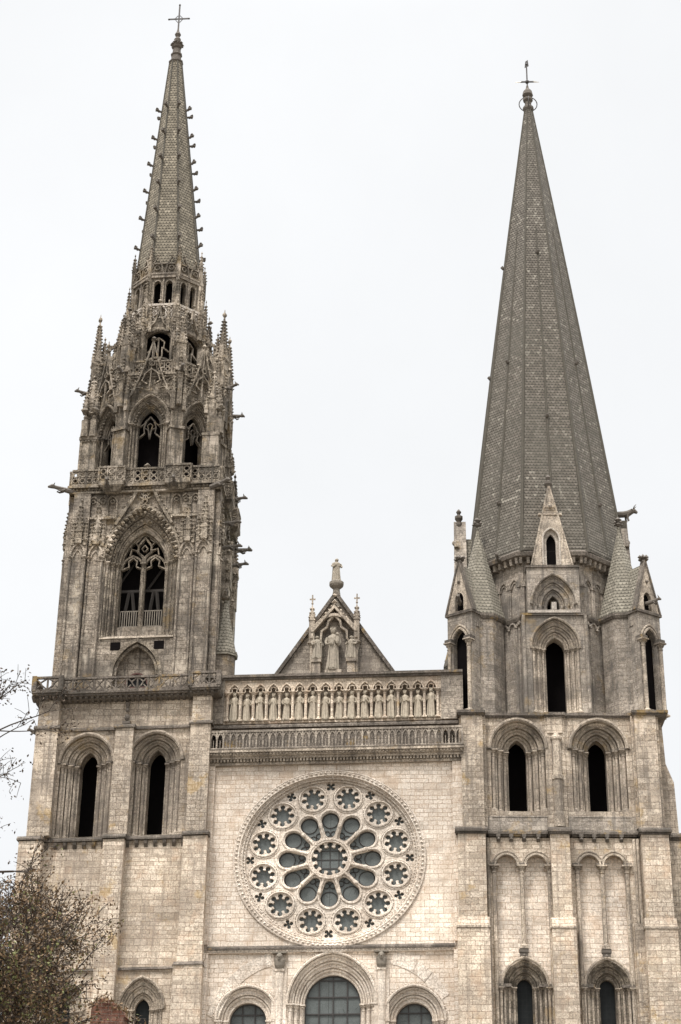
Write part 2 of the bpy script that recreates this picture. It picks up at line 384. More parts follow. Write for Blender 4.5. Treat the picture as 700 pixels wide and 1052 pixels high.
def pinnacle(b, x, y, z0, zs, zt, w, rot=0, crock=True, gab=True):
    """square shaft z0..zs, gablets, crocketed spirelet to zt"""
    def ring(r, z): return [(x+r*1.414*sin(rot+PI/4+i*PI/2), y-r*1.414*cos(rot+PI/4+i*PI/2), z) for i in range(4)]
    h = w/2
    b.loft([ring(h, z0), ring(h, zs)])
    b.loft([ring(h*1.2, zs-.12), ring(h*1.2, zs)])
    H = zt-zs
    b.loft([ring(h*.95, zs), ring(h*.12, zs+H*.86)])
    b.loft([ring(h*.1, zs+H*.84), ring(h*.38, zs+H*.88), ring(h*.38, zs+H*.91), ring(h*.1, zs+H*.95), ring(h*.05, zt)])
    if gab:
        for i in range(4):
            a = rot+i*PI/2; c, s_ = cos(a), sin(a)
            def tr(u, v, z): return (x+u*c-v*s_, y+u*s_+v*c, z)
            b.add([tr(-h*1.05,-h*1.15,zs-.3*w), tr(h*1.05,-h*1.15,zs-.3*w), tr(0,-h*1.15,zs+w*1.2), tr(-h*1.05,0,zs-.3*w), tr(h*1.05,0,zs-.3*w), tr(0,0,zs+w*1.2)],
                  [(0,1,2),(3,5,4),(0,2,5,3),(2,1,4,5),(1,0,3,4)])
    if crock:
        n = max(3, int(H/.42))
        for k in range(n):
            f = .1+.72*k/n; r = h*(.95-.83*f/.86)*1.414
            for i in range(4):
                a = rot+PI/4+i*PI/2
                b.knob(x+(r+.04)*sin(a), y-(r+.04)*cos(a), zs+H*f, .07+.08*w)
    return b

def balustrade(b, p, q, z0, z1, bay=.75, th=.16, style=0):
    """traceried parapet from p to q (x, y)"""
    L = math.hypot(q[0]-p[0], q[1]-p[1]); a = math.atan2(q[1]-p[1], q[0]-p[0])
    old = b.m
    T = Matrix.Translation((p[0], p[1], 0)) @ Matrix.Rotation(a, 4, 'Z')
    b.m = (old @ T) if old is not None else T
    t2 = th/2
    b.box(0, L, -t2*1.5, t2*1.5, z1-.16, z1); b.box(0, L, -t2*1.3, t2*1.3, z0, z0+.13)
    n = max(1, round(L/bay)); w = L/n; za, zb = z0+.13, z1-.16; H = zb-za
    for i in range(n+1): b.box(i*w-.06, i*w+.06, -t2, t2, za, zb)
    for i in range(n):
        c = (i+.5)*w
        if style == 0:                                     # crossing curved bars
            s = 1 if i % 2 else -1
            b.strip([(c-s*w*.45, za), (c-s*w*.1, za+H*.35), (c+s*w*.05, za+H*.65), (c+s*w*.45, zb)], .1, -t2*.8, t2*.8)
            b.strip([(c+s*w*.42, za), (c+s*w*.08, za+H*.36)], .09, -t2*.8, t2*.8)
            b.strip([(c-s*w*.42, zb), (c-s*w*.0, za+H*.66)], .09, -t2*.8, t2*.8)
        elif style == 1:                                   # quatrefoil pairs
            for zc in (za+H*.27, za+H*.74): b.strip(circ(c, zc, min(w*.36, H*.2), 8), .09, -t2*.8, t2*.8, True)
        else:                                              # little pointed arches on shafts
            b.strip(arc(c, w*.42, za+H*.62, H*.34, 4), .09, -t2*.8, t2*.8)
            b.strip([(c, za), (c, za+H*.5)], .05, -t2*.5, t2*.5)
    b.m = old
    return b

def gargoyle(x, y, z, ang, L=1.6, s=1.0, matx=None):
    b = MB(matx); c, s_ = cos(ang), sin(ang)
    P = lambda d, h, w=0: (x+d*c-w*s_, y+d*s_+w*c, z+h)
    b.tube([P(-.3,-.05), P(.1*L,0), P(.45*L,.08), P(.7*L,.16), P(.85*L,.2), P(L,.1)], [.2*s,.2*s,.17*s,.13*s,.17*s,.07*s], 7)
    for w in (-1, 1):
        b.tube([P(.8*L,.3,w*.08*s), P(.76*L,.48,w*.14*s)], [.06*s,.02*s], 4)
        b.tube([P(.35*L,-.02,w*.15*s), P(.5*L,-.16,w*.17*s), P(.62*L,-.1,w*.15*s)], [.09*s,.07*s,.05*s], 5)
    return b

def statue_mesh(h, seed=0, wings=False, crown=True, child=False, rx=.2, kneel=False):
    """robed standing figure: folds, arms, head with face, hair and crown"""
    R = random.Random(seed); b = MB(); n = 20
    prof = [(0,1.0,.95),(.03,1.08,1.0),(.2,.95,.85),(.38,.85,.78),(.5,.82,.75),(.6,.8,.7),(.68,.9,.7),(.755,.98,.68),(.8,.86,.6),(.825,.5,.45),(.84,.3,.32),(.86,.28,.32),(.875,.34,.42),(.9,.41,.5),(.93,.43,.52),(.96,.38,.46),(.985,.22,.27),(1.0,.05,.05)]
    rings = []; ph = R.uniform(0, 6); lean = R.uniform(-.06, .06)
    for f, ax, ay in prof:
        fold = .1 if f < .75 else 0.0
        k = h*rx; sway = lean*sin(f*PI)*h*.6
        rings.append([(sway+k*ax*cos(2*PI*i/n)*(1+fold*sin(7*2*PI*i/n+ph+f*2)), k*ay*sin(2*PI*i/n)*(1+fold*sin(7*2*PI*i/n+ph+f*2)), h*f) for i in range(n)])
    b.loft(rings)
    k = h*rx
    b.knob(0, -k*.52, h*.915, k*.1)                                   # nose
    for s in (-1, 1):
        el = R.uniform(.55,.62)
        b.tube([(s*k*.85,0,h*.765),(s*k*1.15,-k*.1,h*.66),(s*k*1.0,-k*.45,h*el),(s*k*R.uniform(.2,.5),-k*.95,h*R.uniform(.6,.7))],[k*.28,k*.25,k*.21,k*.12],7)
        b.knob(s*k*.18, -k*.44, h*.935, k*.06)
    if crown:
        for i in range(8): b.tube([(k*.4*cos(i*PI/4), k*.46*sin(i*PI/4), h*.95),(k*.44*cos(i*PI/4), k*.5*sin(i*PI/4), h*1.01)],[k*.13,k*.05],4)
    for i in range(5):                                                # mantle edges
        x = k*R.uniform(-.8,.8); b.tube([(x*.6,-k*.62,h*.72),(x,-k*.75,h*.4),(x*1.1,-k*.92,h*.04)],[k*.06,k*.1,k*.12],5)
    q = R.random()
    if q < .4: b.tube([(k*.75,-k*.9,h*.1),(k*.55,-k*.95,h*.85)], k*.07, 5)     # sceptre
    elif q < .7: b.box(-k*.35,k*.1,-k*1.12,-k*.9,h*.58,h*.68)                   # book
    if child:
        b.ball(k*.75,-k*.75,h*.82,k*.3,8); b.loft([[(k*.75+k*.32*cos(2*PI*i/8)*w,-k*.7+k*.3*sin(2*PI*i/8)*w,h*z) for i in range(8)] for z,w in ((.6,.8),(.66,1.1),(.76,.9),(.79,.4))])
    if wings:
        for s in (-1,1):
            b.prism([(s*k*.5,h*.5),(s*k*1.3,h*.4),(s*k*1.6,h*.75),(s*k*1.1,h*.92),(s*k*.5,h*.8)], k*.4, k*.6)
    return b

def statue(name, loc, h, label, cat, mat, rz=0, group=None, **kw):
    o = statue_mesh(h, **kw).build(name, mat, None, smooth=False, k=0)
    o.location = loc; o.rotation_euler = (0, 0, rz)
    tag(o, label, cat, group); return o

class Frame:
    def __init__(s, ox, oy, a, k): s.ox, s.oy, s.a, s.k = ox, oy, rad(a), k
    def world(s, u, d, z): return (s.ox+u*cos(s.a)-d*sin(s.a), s.oy+u*sin(s.a)+d*cos(s.a), z+s.k*u)
FC = Frame(1.2, 0, -1, .014); FL = Frame(-7.8, 0, 1, .037); FR = Frame(10.6, 0, .5, -.004)

# ================================================================== CENTRAL FACADE
fac = empty('church_facade', (FC.ox, FC.oy, 0), FC.a)
tag(fac, 'pale limestone church front with big rose window between the two bell towers', 'church front')
SH['k'] = FC.k
CZ_, Q = 29.87, .924                                        # rose centre, slightly oval
# lancets
gw, holes = [], [circ(0, CZ_, 6.3, 96, Q)]
def lancet(cx, hw, zs, rise, ohw, orise, n, gx):
    ws = [hw+(ohw-hw)*i/n for i in range(n+1)]; rs = [rise+(orise-rise)*i/n for i in range(n+1)]
    wo, hole = window(fac, M['palet'], cx, 12, zs, ws, rs, 0, .26, 1.5, r=.13, hood=.16, hoodk=.06, name='lancet_window')
    g = MB().slab(arch(cx, hw+.05, 12, zs, rise+.05, 12), [], 1.12, 1.16).build('pane', M['glass'], wo)
    b = MB(); top = zs+rise
    x = cx-hw+gx
    while x < cx+hw-.1:
        t = (x-cx)/hw; b.box(x-.035, x+.035, 1.0, 1.08, 12, zs+rise*math.sqrt(max(0,1-t*t))*.985); x += gx
    z = 12.6
    while z < top-.15:
        q = hw if z < zs else hw*math.sqrt(max(0,1-((z-zs)/rise)**2))
        b.box(cx-q, cx+q, 1.01, 1.09, z-.04, z+.04); z += 1.12
    b.tube([(x_, 1.04, z_) for x_, z_ in arch(cx, hw-.03, 12, zs, rise-.03, 10)], .06, 5)
    b.build('iron_bars', M['iron'], wo)
    return hole
holes.append(lancet(.33, 1.93, 19.9, 1.98, 3.0, 3.35, 3, .97))
holes.append(lancet(-5.45, 1.27, 18.85, 1.2, 2.1, 2.2, 2, .85))
holes.append(lancet(5.9, 1.24, 18.75, 1.2, 2.05, 2.2, 2, .85))
w = MB().slab(rect(-9.4, 9.6, 0, 37.1), holes, 0, 1.4)
w.box(-9.4, 9.6, 1.0, 1.6, 37.1, 40.0)
w.build('wall', M['pale'], fac)
# shallow pilaster strips flanking the rose and the voussoirs of old relieving arches
for u0, u1 in ((-9.2, -8.35), (8.75, 9.45)):
    MB().box(u0, u1, -.28, .01, 23.9, 37.0).build('pilaster_strip', M['pale'], fac)
    MB().box(u0-.1, u1+.1, -.42, .01, 12, 23.3).build('pilaster_strip', M['pale'], fac)
for s, cx in ((1, -2.9), (-1, 3.5)):
    b = MB(); R0 = random.Random(5)
    n = 13
    for i in range(n):
        a0, a1 = rad(95+i*6.1), rad(95+i*6.1+5.9); e = R0.uniform(.012, .05)
        r0, r1 = 4.75, 5.55
        p = [(cx+s*r0*cos(a0), 17.3+1.1*r0*sin(a0)), (cx+s*r1*cos(a0), 17.3+1.1*r1*sin(a0)), (cx+s*r1*cos(a1), 17.3+1.1*r1*sin(a1)), (cx+s*r0*cos(a1), 17.3+1.1*r0*sin(a1))]
        if max(q[1] for q in p) < 23.3 and min(abs(q[0]) for q in p) < 8.2 and max(abs(q[0]) for q in p) < 8.3: b.prism(p, -e, .05)
    if b.v: b.build('relieving_arch', M['palet'], fac)
# string course over the lancets
b = MB(); b.wedge(-8.35, 8.75, -.34, .02, 23.62, 23.8, -.05); b.box(-8.35, 8.75, -.34, .02, 23.5, 23.62); b.build('string_course', M['ledge'], fac)
b = MB(); b.box(-8.35, 8.75, -.22, .02, 23.3, 23.5)
for i in range(72): b.knob(-8.25+i*.238, -.24, 23.41, .09)
b.build('string_course', M['palet'], fac)
for u in (-3.28, 3.72):                                     # engaged shafts ending in carved heads
    b = MB(); b.lathe(u, -.1, [(.27, 0), (.27, 22.0), (.34, 22.05), (.34, 22.2)], 12); b.box(u-.5,u+.5,-.12,.02,0,22.4); b.build('engaged_column', M['palet'], fac)
    b = MB(); b.lathe(u, -.25, [(.26,22.2),(.36,22.4),(.4,22.75),(.33,22.95)], 10); b.ball(u, -.45, 22.95, .27, 10, .9, 1, 1.15)
    b.box(u-.48,u+.48,-.6,.02,23.2,23.3); b.knob(u,-.73,22.93,.07); b.knob(u-.12,-.66,23.0,.06); b.knob(u+.12,-.66,23.0,.06); b.box(u-.1,u+.1,-.72,-.6,22.77,22.8)
    b.build('carved_head', M['statued'], fac)
# ---------------- rose window
def pol(r, a): return (r*cos(a), CZ_+Q*r*sin(a))
def rc(r, a, rr, n=14): x, z = pol(r, a); return circ(x, z, rr, n, Q)
def lobed(r, a, R, rl, dl, n, m=7, ph=0.0):
    """central round with n lobes round it"""
    x, z = pol(r, a); o = []
    for k in range(n):
        t = 2*PI*k/n+ph+a
        for j in range(m):
            f = t+PI+ (2*PI-1.1)*( (j+.0)/(m-1))+.55
            o.append((x+dl*cos(t)+rl*cos(f), z+Q*(dl*sin(t)+rl*sin(f))))
        t2 = t+PI/n
        o.append((x+R*cos(t2), z+Q*R*sin(t2)))
    return o
hl = []
hl.append(lobed(0, 0, .92, .215, 1.14, 12))
for k in range(12):
    a = k*PI/6
    pts = [(3.0+.64*cos(rad(-102+204*j/14)), .63*sin(rad(-102+204*j/14))) for j in range(15)]
    pts += [(2.02+.36*cos(rad(100+160*j/8)), .36*sin(rad(100+160*j/8))) for j in range(9)]
    hl.append([(x*cos(a)-y*sin(a), CZ_+Q*(x*sin(a)+y*cos(a))) for x, y in pts])
    hl.append(lobed(4.86, a+PI/12, .47, .19, .67, 8, 7))
    hl.append(lobed(5.66, a, .13, .15, .22, 4, 6, PI/4))
rose = MB().slab(circ(0, CZ_, 6.05, 96, Q), hl, .42, .85).build('rose_window', M['palet'], fac)
MB().slab(circ(0, CZ_, 6.1, 64, Q), [], .74, .77).build('pane', M['glass'], rose)
b = MB()                                                    # outer mouldings, stepping inwards
for r0, r1, y in ((6.42, 6.8, -.12), (6.2, 6.44, .08), (6.0, 6.22, .24)):
    b.band(circ(0, CZ_, r0, 96, Q), circ(0, CZ_, r1, 96, Q), y, 1.0, True)
for i in range(120):
    a = 2*PI*i/120
    x, z = pol(6.6, a); b.knob(x, -.14, z, .12); x, z = pol(6.32, a+.02); b.knob(x, .06, z, .1)
for i in range(150): x, z = pol(6.1, 2*PI*i/150); b.knob(x, .22, z, .075)
for r in (6.78, 6.44, 6.22): b.tube([(p[0], {6.78:-.1,6.44:-.1,6.22:.1}[r], p[1]) for p in circ(0, CZ_, r, 80, Q)+[pol(r,0)]], .06, 5)
b.build('rose_rim', M['palet'], rose)
b = MB()                                                    # hub
for r, y in ((1.5,.3),(1.36,.34)): b.tube([(*[p[0]], y, p[1]) for p in circ(0, CZ_, r, 40, Q)+[pol(r,0)]], .09, 6)
for i in range(36): x, z = pol(1.43, i*PI/18); b.knob(x, .27, z, .07)
b.build('rose_hub', M['palet'], rose)
for k in range(12):
    a = k*PI/6+PI/12
    b = MB()                                                # spoke colonnettes between the petals
    x0, z0 = pol(1.58, a); x1, z1 = pol(2.6, a)
    b.tube([(x0,.36,z0),(x1,.36,z1)], [.085,.085], 8)
    for rr, q in ((1.62,.13),(1.72,.1),(2.45,.11),(2.56,.15),(2.66,.17)): x, z = pol(rr, a); b.ball(x, .36, z, q, 8)
    b.build('rose_spoke', M['palet'], rose)
    a = k*PI/6
    b = MB()                                                # arch round the petal's head
    pp = []
    for j in range(15):
        t = -PI/2-.5+(PI+1.0)*j/14; x, y = 3.02+.78*cos(t), .74*sin(t); pp.append((x*cos(a)-y*sin(a), .38, CZ_+Q*(x*sin(a)+y*cos(a))))
    b.tube(pp, .075, 6)
    b.build('petal_moulding', M['palet'], rose)
    a = k*PI/6+PI/12; x, z = pol(4.86, a)
    b = MB()
    for r, y, q in ((.98,.36,.075),(1.12,.4,.05)): b.tube([(p[0], y, p[1]) for p in circ(x, z, r, 26, Q)+[(x+r, z)]], q, 5)
    for i in range(22): t = 2*PI*i/22; b.knob(x+1.05*cos(t), .36, z+Q*1.05*sin(t), .06)
    b.build('medallion_ring', M['palet'], rose)
b = MB()                                                    # iron glazing bars
for v in (-.62, 0, .62): b.box(v-.025, v+.025, .68, .73, CZ_-1.1*Q, CZ_+1.1*Q); b.box(-1.1, 1.1, .69, .735, CZ_+v-.025, CZ_+v+.025)
for k in range(12):
    a = k*PI/6
    for da in (-.115, .115): x, z = pol(2.02, a+da); b.tube([(p[0], .70, p[1]) for p in circ(x, z, .21, 12, Q)+[(x+.21, z)]], .03, 4)
    x, z = pol(3.02, a); b.tube([(p[0], .70, p[1]) for p in circ(x, z, .56, 18, Q)+[(x+.56, z)]], .03, 4)
b.build('iron_bars', M['iron'], rose)
# ---------------- cornice, balustrade, kings' gallery
b = MB()
b.box(-9.2, 9.5, -.35, .01, 36.62, 36.8); b.box(-9.25, 9.55, -.62, 1.0, 37.02, 37.2); b.box(-9.3, 9.6, -.95, 1.0, 37.42, 37.62)
b.box(-9.25, 9.55, -.78, 1.0, 37.2, 37.42)
b.build('cornice', M['towerc'], fac)
MB().box(-9.32, 9.62, -.98, 1.0, 37.622, 37.66).build('cornice_weathering', M['ledge'], fac)
b = MB(); b.box(-9.2, 9.5, -.3, .01, 36.8, 37.02)
n = 78
for i in range(n): u = -9.1+i*18.5/(n-1); b.box(u-.07, u+.07, -.55, -.28, 36.82, 37.02)
for i in range(n*1): u = -9.1+i*18.5/(n-1); b.knob(u, -.82, 37.31, .11)
b.build('dentil_course', M['towerc'], fac)
b = MB(); balustrade(b, (-9.2, -.78), (9.5, -.78), 37.66, 39.1, .48, .1, 2); bl_ = b.build('balustrade', M['gable'], fac)
MB().box(-7.85, 8.05, -.76, -.70, 37.7, 38.98).build('balustrade_panel', M['ledge'], bl_)
# back wall of the walk, with two small doors
b = MB().slab(rect(-9.4, 9.6, 37.5, 39.6), [arch(-8.5, .55, 37.7, 39.15, .25, 4), arch(8.7, .55, 37.7, 39.15, .25, 4)], .9, 1.1); b.build('parapet_wall', M['lower'], fac)
for u in (-8.5, 8.7): MB().box(u-.6, u+.6, 1.0, 1.05, 37.6, 39.3).build('doorway_shade', M['shade'], fac)  # black panel paints the dark inside each door
b = MB(); b.wedge(-9.4, 9.6, .1, 1.1, 39.72, 39.95, .5); b.box(-9.4, 9.6, .1, 1.1, 39.55, 39.72); b.build('string_course', M['ledge'], fac)
NB = 16; U0, U1 = -7.75, 7.75; PW = (U1-U0)/NB
hs = [arch(U0+(i+.5)*PW, PW*.5-.1, 40.1, 42.25, .62, 6) for i in range(NB)]
MB().slab(rect(-9.4, 9.6, 39.95, 43.3), hs, .35, .75).build('gallery_arcade', M['lower'], fac)
MB().box(-9.4, 9.6, .86, 1.6, 39.9, 43.3).build('gallery_back_wall', M['lower'], fac)
for i in range(NB):
    c = U0+(i+.5)*PW
    b = MB()
    b.strip(arc(c, PW*.5-.04, 42.25, .74, 6), .09, .24, .37)
    for s in (-1, 1): b.strip([(c+s*(PW*.5-.12), 42.3), (c+s*.16, 42.42), (c+s*.2, 42.66), (c, 42.74)], .07, .32, .5)
    b.build('gallery_arch', M['lower'], fac)
for i in range(NB+1):
    colonnette(MB(), U0+i*PW, .22, 40.1, 42.3, .1, .3).build('colonnette', M['lower'], fac)
b = MB(); b.box(-9.4, 9.6, .0, 1.6, 43.46, 43.66); b.box(-9.4, 9.6, .15, 1.6, 43.3, 43.46); b.build('gallery_cornice', M['ledge'], fac)
for u0, u1 in ((-9.4, -8.0), (8.0, 9.6)): MB().box(u0, u1, .2, .36, 39.96, 43.28).build('gallery_pier', M['gable'], fac)
kg = 'carved kings standing in the arcade'
pos_words = ['leftmost','second','third','fourth','fifth','sixth','seventh','eighth','ninth','tenth','eleventh','twelfth','thirteenth','fourteenth','fifteenth','rightmost']
for i in range(NB):
    c = U0+(i+.5)*PW
    lab = pos_words[i] + (' of the sixteen stone kings' if i in (0, 15) else ' from left of the sixteen stone kings') + ' standing under arcade arches above the rose'
    statue('king_statue', FC.world(c, .5, 40.12), random.Random(i).uniform(2.1, 2.3), lab, 'statue', M['king'], random.Random(i+50).uniform(-.35,.35), kg, seed=i*3+1, rx=.14)
# ---------------- gable behind the gallery
y0 = 3.0
gx = -.05
b = MB().prism([(gx-6.4, 41.6), (gx+6.4, 41.6), (gx, 51.0)], y0, y0+.8)
b.build('gable_wall', M['gable'], fac)
b = MB()
for s in (-1, 1):
    b.prism([(gx, 51.35), (gx+s*6.7, 51.35-6.7*1.468), (gx+s*6.45, 51.35-6.7*1.468-.1), (gx, 50.9)], y0-.3, y0+1.0)
b.build('gable_coping', M['ledge'], fac)
b = MB(); b.octo(gx, y0+.3, [(.55,50.0),(.38,50.8),(.27,51.5),(.27,51.65),(.5,51.85),(.57,52.0),(.57,52.2),(.45,52.3)], n=12); b.build('statue_pedestal', M['statued'], fac)
statue('crowning_statue', FC.world(gx, y0+.3, 52.25), 2.0, 'robed stone figure standing on the round pedestal at the gable tip, sky behind', 'statue', M['statue'], .3, seed=91, crown=False, wings=False, rx=.17)
# niche
nb = MB(); 
a_out = arc(-.12, 1.72, 47.3, 1.9, 10)
nb.strip(a_out, .22, y0-.65, y0+.02)
for s in (-1, 1):
    nb.strip([(-.12+s*1.55, 46.6), (-.12+s*1.0, 47.25), (-.12+s*.95, 47.9), (-.12+s*.55, 48.2), (-.12+s*.45, 48.7), (-.12, 49.2)], .16, y0-.55, y0+.02)
nb.prism([(-1.9,47.8),(-.12,50.0),(1.66,47.8),(1.45,47.8),(-.12,49.72),(-1.69,47.8)], y0-.7, y0+.02)
nb.knobs([(-1.9,47.95),(-.12,50.15),(1.66,47.95)], y0-.5, .1, .36); nb.knob(-.12, y0-.4, 50.3, .25); nb.knob(-.12,y0-.3,50.9,.2)
nb.build('niche_canopy', M['towerc'], fac)
for s, u in ((-1, -1.83), (1, 1.6)):
    colonnette(MB(), u, y0-.4, 43.6, 47.0, .13, .35).build('niche_column', M['towerc'], fac)
    b = MB(); pinnacle(b, u, y0-.35, 47.0, 48.9, 50.4, .42); b.box(u-.22,u+.22,y0-.4,y0-.3,50.55,50.65); b.box(u-.05,u+.05,y0-.4,y0-.3,50.3,50.95); b.build('niche_pinnacle', M['towerc'], fac)
for u in (-1.42, 1.22): MB().box(u-.3, u+.3, y0-.65, y0, 43.5, 45.35).box(u-.38,u+.38,y0-.75,y0,45.35,45.6).build('angel_pedestal', M['towerc'], fac)
MB().box(-.75,.5,y0-.75,y0,43.5,44.7).build('statue_pedestal', M['towerc'], fac)
statue('madonna_statue', FC.world(-.2, y0-.42, 44.7), 3.45, 'tall stone mother holding a child in the middle of the gable niche', 'statue', M['statue'], 0, seed=12, rx=.135, child=True)
statue('angel_statue', FC.world(-1.42, y0-.4, 45.6), 1.95, 'small winged stone figure on the left pedestal of the gable niche', 'statue', M['statue'], .4, seed=14, crown=False, wings=True, rx=.2)
statue('angel_statue', FC.world(1.22, y0-.4, 45.6), 1.9, 'small winged stone figure on the right pedestal of the gable niche', 'statue', M['statue'], -.4, seed=17, crown=False, wings=True, rx=.2)
# nave roof behind
MB().prism([(gx-6.3, 41.0), (gx+6.3, 41.0), (gx, 50.2)], y0+.85, 70).build('roof', M['roof'], fac)

# ================================================================== LEFT BELL TOWER (flamboyant spire)
LT = empty('bell_tower', (FL.ox, FL.oy, 0), FL.a)
tag(LT, 'left bell tower with the ornate openwork Gothic spire bristling with pinnacles and crockets', 'bell tower')
SH['k'] = FL.k
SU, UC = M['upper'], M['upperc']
# ---- lowest stage
h1, h2 = [], []
for cx in (-9.2, -3.72):
    wo, h = window(LT, M['towerc'], cx, 12, 19.6, [.5, .85, 1.2, 1.5], [.75, 1.15, 1.6, 2.05], 0, .22, 1.4, r=.1, hood=.18, name='window')
    MB().box(cx-.6, cx+.6, 1.1, 1.14, 12, 20.6).build('pane', M['glassb'], wo); h1.append(h)
MB().slab(rect(-12.4, .3, 0, 31.25), h1, 0, 1.2).build('wall', M['lower'], LT)
def shell(parent, mat, u0, u1, y0, y1, z0, z1, th=1.0, roof=True):
    b = MB(); b.box(u0, u0+th, y0, y1, z0, z1); b.box(u1-th, u1, y0, y1, z0, z1); b.box(u0+th, u1-th, y1-th, y1, z0, z1)
    if roof: b.box(u0+.05, u1-.05, y0-.6, y1-.05, z1-.5, z1-.05)
    return b.build('wall', mat, parent)
shell(LT, M['lower'], -12.4, .3, 1.2, 13, 0, 31.2)
for (u0, u1, yy, za, zb) in ((-12.95,-11.3,-1.05,0,31.2), (-7.0,-5.5,-.85,0,31.2), (-1.3,.42,-1.05,22.35,31.2), (-1.5,.5,-1.3,0,22.2)):
    b = MB().box(u0, u1, yy, .01, za, zb)
    b.build('buttress', M['lower'], LT)
MB().box(-1.55,.55,-1.4,.01,22.2,22.28).wedge(-1.5,.5,-1.35,.01,22.28,22.5,-1.05).build('buttress_weathering', M['ledge'], LT)
b = MB(); b.wedge(-5.45, -1.55, -.22, .01, 22.2, 22.4, -.02); b.wedge(-11.25, -7.05, -.22, .01, 22.2, 22.4, -.02); b.build('string_course', M['ledge'], LT)
for y in (1.6, 10.0):
    b = MB(); b.box(-13.0, -12.39, y, y+1.6, 0, 31.2); b.add([(-12.95,y,31.2),(-12.3,y,31.2),(-12.3,y+1.6,31.2),(-12.95,y+1.6,31.2),(-12.55,y,37.6),(-12.3,y,37.6),(-12.3,y+1.6,37.6),(-12.55,y+1.6,37.6)],[(0,1,5,4),(1,2,6,5),(2,3,7,6),(3,0,4,7),(4,5,6,7),(3,2,1,0)]); b.build('buttress', M['tower'], LT)
# ledge and corbel table
b = MB()
for (u0, u1, yy) in ((-13.1,-11.2,-1.2), (-11.2,-7.1,-.3), (-7.1,-5.4,-1.0), (-5.4,-1.4,-.3), (-1.4,.5,-1.2), (-13.2,-13.1,.9)):
    b.box(u0, u1, yy, .0, 31.26, 31.38); b.wedge(u0+.004, u1-.004, yy+.03, .0, 31.38, 31.56, yy+.2)
b.box(-13.2,-12.4,0,13,31.21,31.4)
b.build('string_course', M['ledge'], LT)
b = MB()
for u0, u1 in ((-11.2,-7.1), (-5.4,-1.4)):
    n = int((u1-u0)/.62)
    for i in range(n+1):
        u = u0+(u1-u0)*i/n; b = MB(); b.add([(u-.13,-.28,31.2),(u+.13,-.28,31.2),(u+.13,0,31.2),(u-.13,0,31.2),(u-.13,-.22,31.0),(u+.13,-.22,31.0),(u+.13,0,30.75),(u-.13,0,30.75)],[(0,1,5,4),(1,2,6,5),(3,0,4,7),(0,1,2,3),(4,5,6,7)]); b.build('corbel', M['ledge'], LT)
# ---- second stage: two tall windows
for cx in (-8.8, -3.8):
    wo, h = window(LT, M['towerc'], cx, 31.62, 37.1, [.64, 1.06, 1.48, 1.9], [1.15, 1.45, 1.75, 2.06], 0, .4, 2.4, edge=False, r=.13, hood=.24, hoodk=.0, smat=M['shaft'], impost=M['ledge'])
    h2.append(h)
MB().slab(rect(-12.35, .2, 31.6, 41.8), h2, 0, 1.1).build('wall', M['tower'], LT)
shell(LT, M['tower'], -12.35, .2, 1.1, 13, 31.6, 41.8)
MB().box(-11.3, -.9, 3.2, 3.3, 31.6, 41.5).build('inner_shade_panel', M['shade'], LT)  # black plane paints the dark interior behind the tall windows
for (u0, u1, yy, zt) in ((-12.5,-10.88,-.9,39.45), (-6.72,-5.4,-.6,39.45), (-1.2,.25,-.9,39.45)):
    b = MB().box(u0, u1, yy, .01, 31.6, zt); b.build('buttress', M['tower'], LT)
for (u0, u1, yy) in ((-12.45,-10.95,-.75), (-1.15,.22,-.75)): MB().box(u0, u1, yy, .01, 39.7, 41.7).build('buttress', M['tower'], LT)
b = MB()
for (u0, u1, yy) in ((-12.65,-10.75,-1.05), (-10.75,-6.85,-.2), (-6.85,-5.28,-.75), (-5.28,-1.32,-.2), (-1.32,.4,-1.05)):
    b.box(u0, u1, yy, .0, 39.46, 39.58); b.wedge(u0+.004, u1-.004, yy+.02, .0, 39.58, 39.74, yy+.14)
b.build('string_course', M['ledge'], LT)
gargoyle(-12.5, -.6, 39.3, PI+.5, .7, .8).build('gargoyle', M['dark'], LT)
b = MB(); b.ball(-6.0,-.25,40.35,.2,8,1,1,1.3); b.ball(-6.0,-.3,40.9,.16,8); b.box(-6.3,-5.75,-.4,0,39.85,40.05); b.tube([(-6.0,-.2,41.1),(-6.0,-.35,41.5)],[.12,.2],6); b.build('bracket_figure', M['dark'], LT)
# ---- balcony
b = MB()
for (u0, u1, yy) in ((-12.95,-10.75,-1.55), (-10.75,-1.35,-1.1), (-1.35,.9,-1.55)):
    b.box(u0, u1, yy, .2, 42.05, 42.22); b.box(u0+.06, u1-.06, yy+.12, .2, 41.9, 42.05); b.box(u0+.15, u1-.15, yy+.45, .2, 41.72, 41.9)
b.box(-12.95,-12.3,.2,13.2,41.8,42.2); b.box(.0,.9,.2,3.2,41.8,42.2)
b.build('balcony_floor', M['ledge'], LT)
b = MB()
for (u0, u1, yy) in ((-12.85,-10.85,-1.4), (-10.7,-1.45,-.95), (-1.25,.8,-1.4)):
    n = int((u1-u0)/.42)
    for i in range(n+1):
        u = u0+(u1-u0)*i/n; b = MB(); b.add([(u-.1,yy+.55,41.62),(u+.1,yy+.55,41.62),(u+.1,yy+.9,41.62),(u-.1,yy+.9,41.62),(u-.1,yy+.1,41.78),(u+.1,yy+.1,41.78),(u+.1,yy+.1,41.92),(u-.1,yy+.1,41.92),(u+.1,yy+.9,41.92),(u-.1,yy+.9,41.92)],[(0,1,5,4),(4,5,6,7),(7,6,8,9),(1,2,8,6,5),(3,0,4,7,9),(0,3,2,1),(2,3,9,8)]); b.build('corbel', M['dark'], LT)
b = MB()
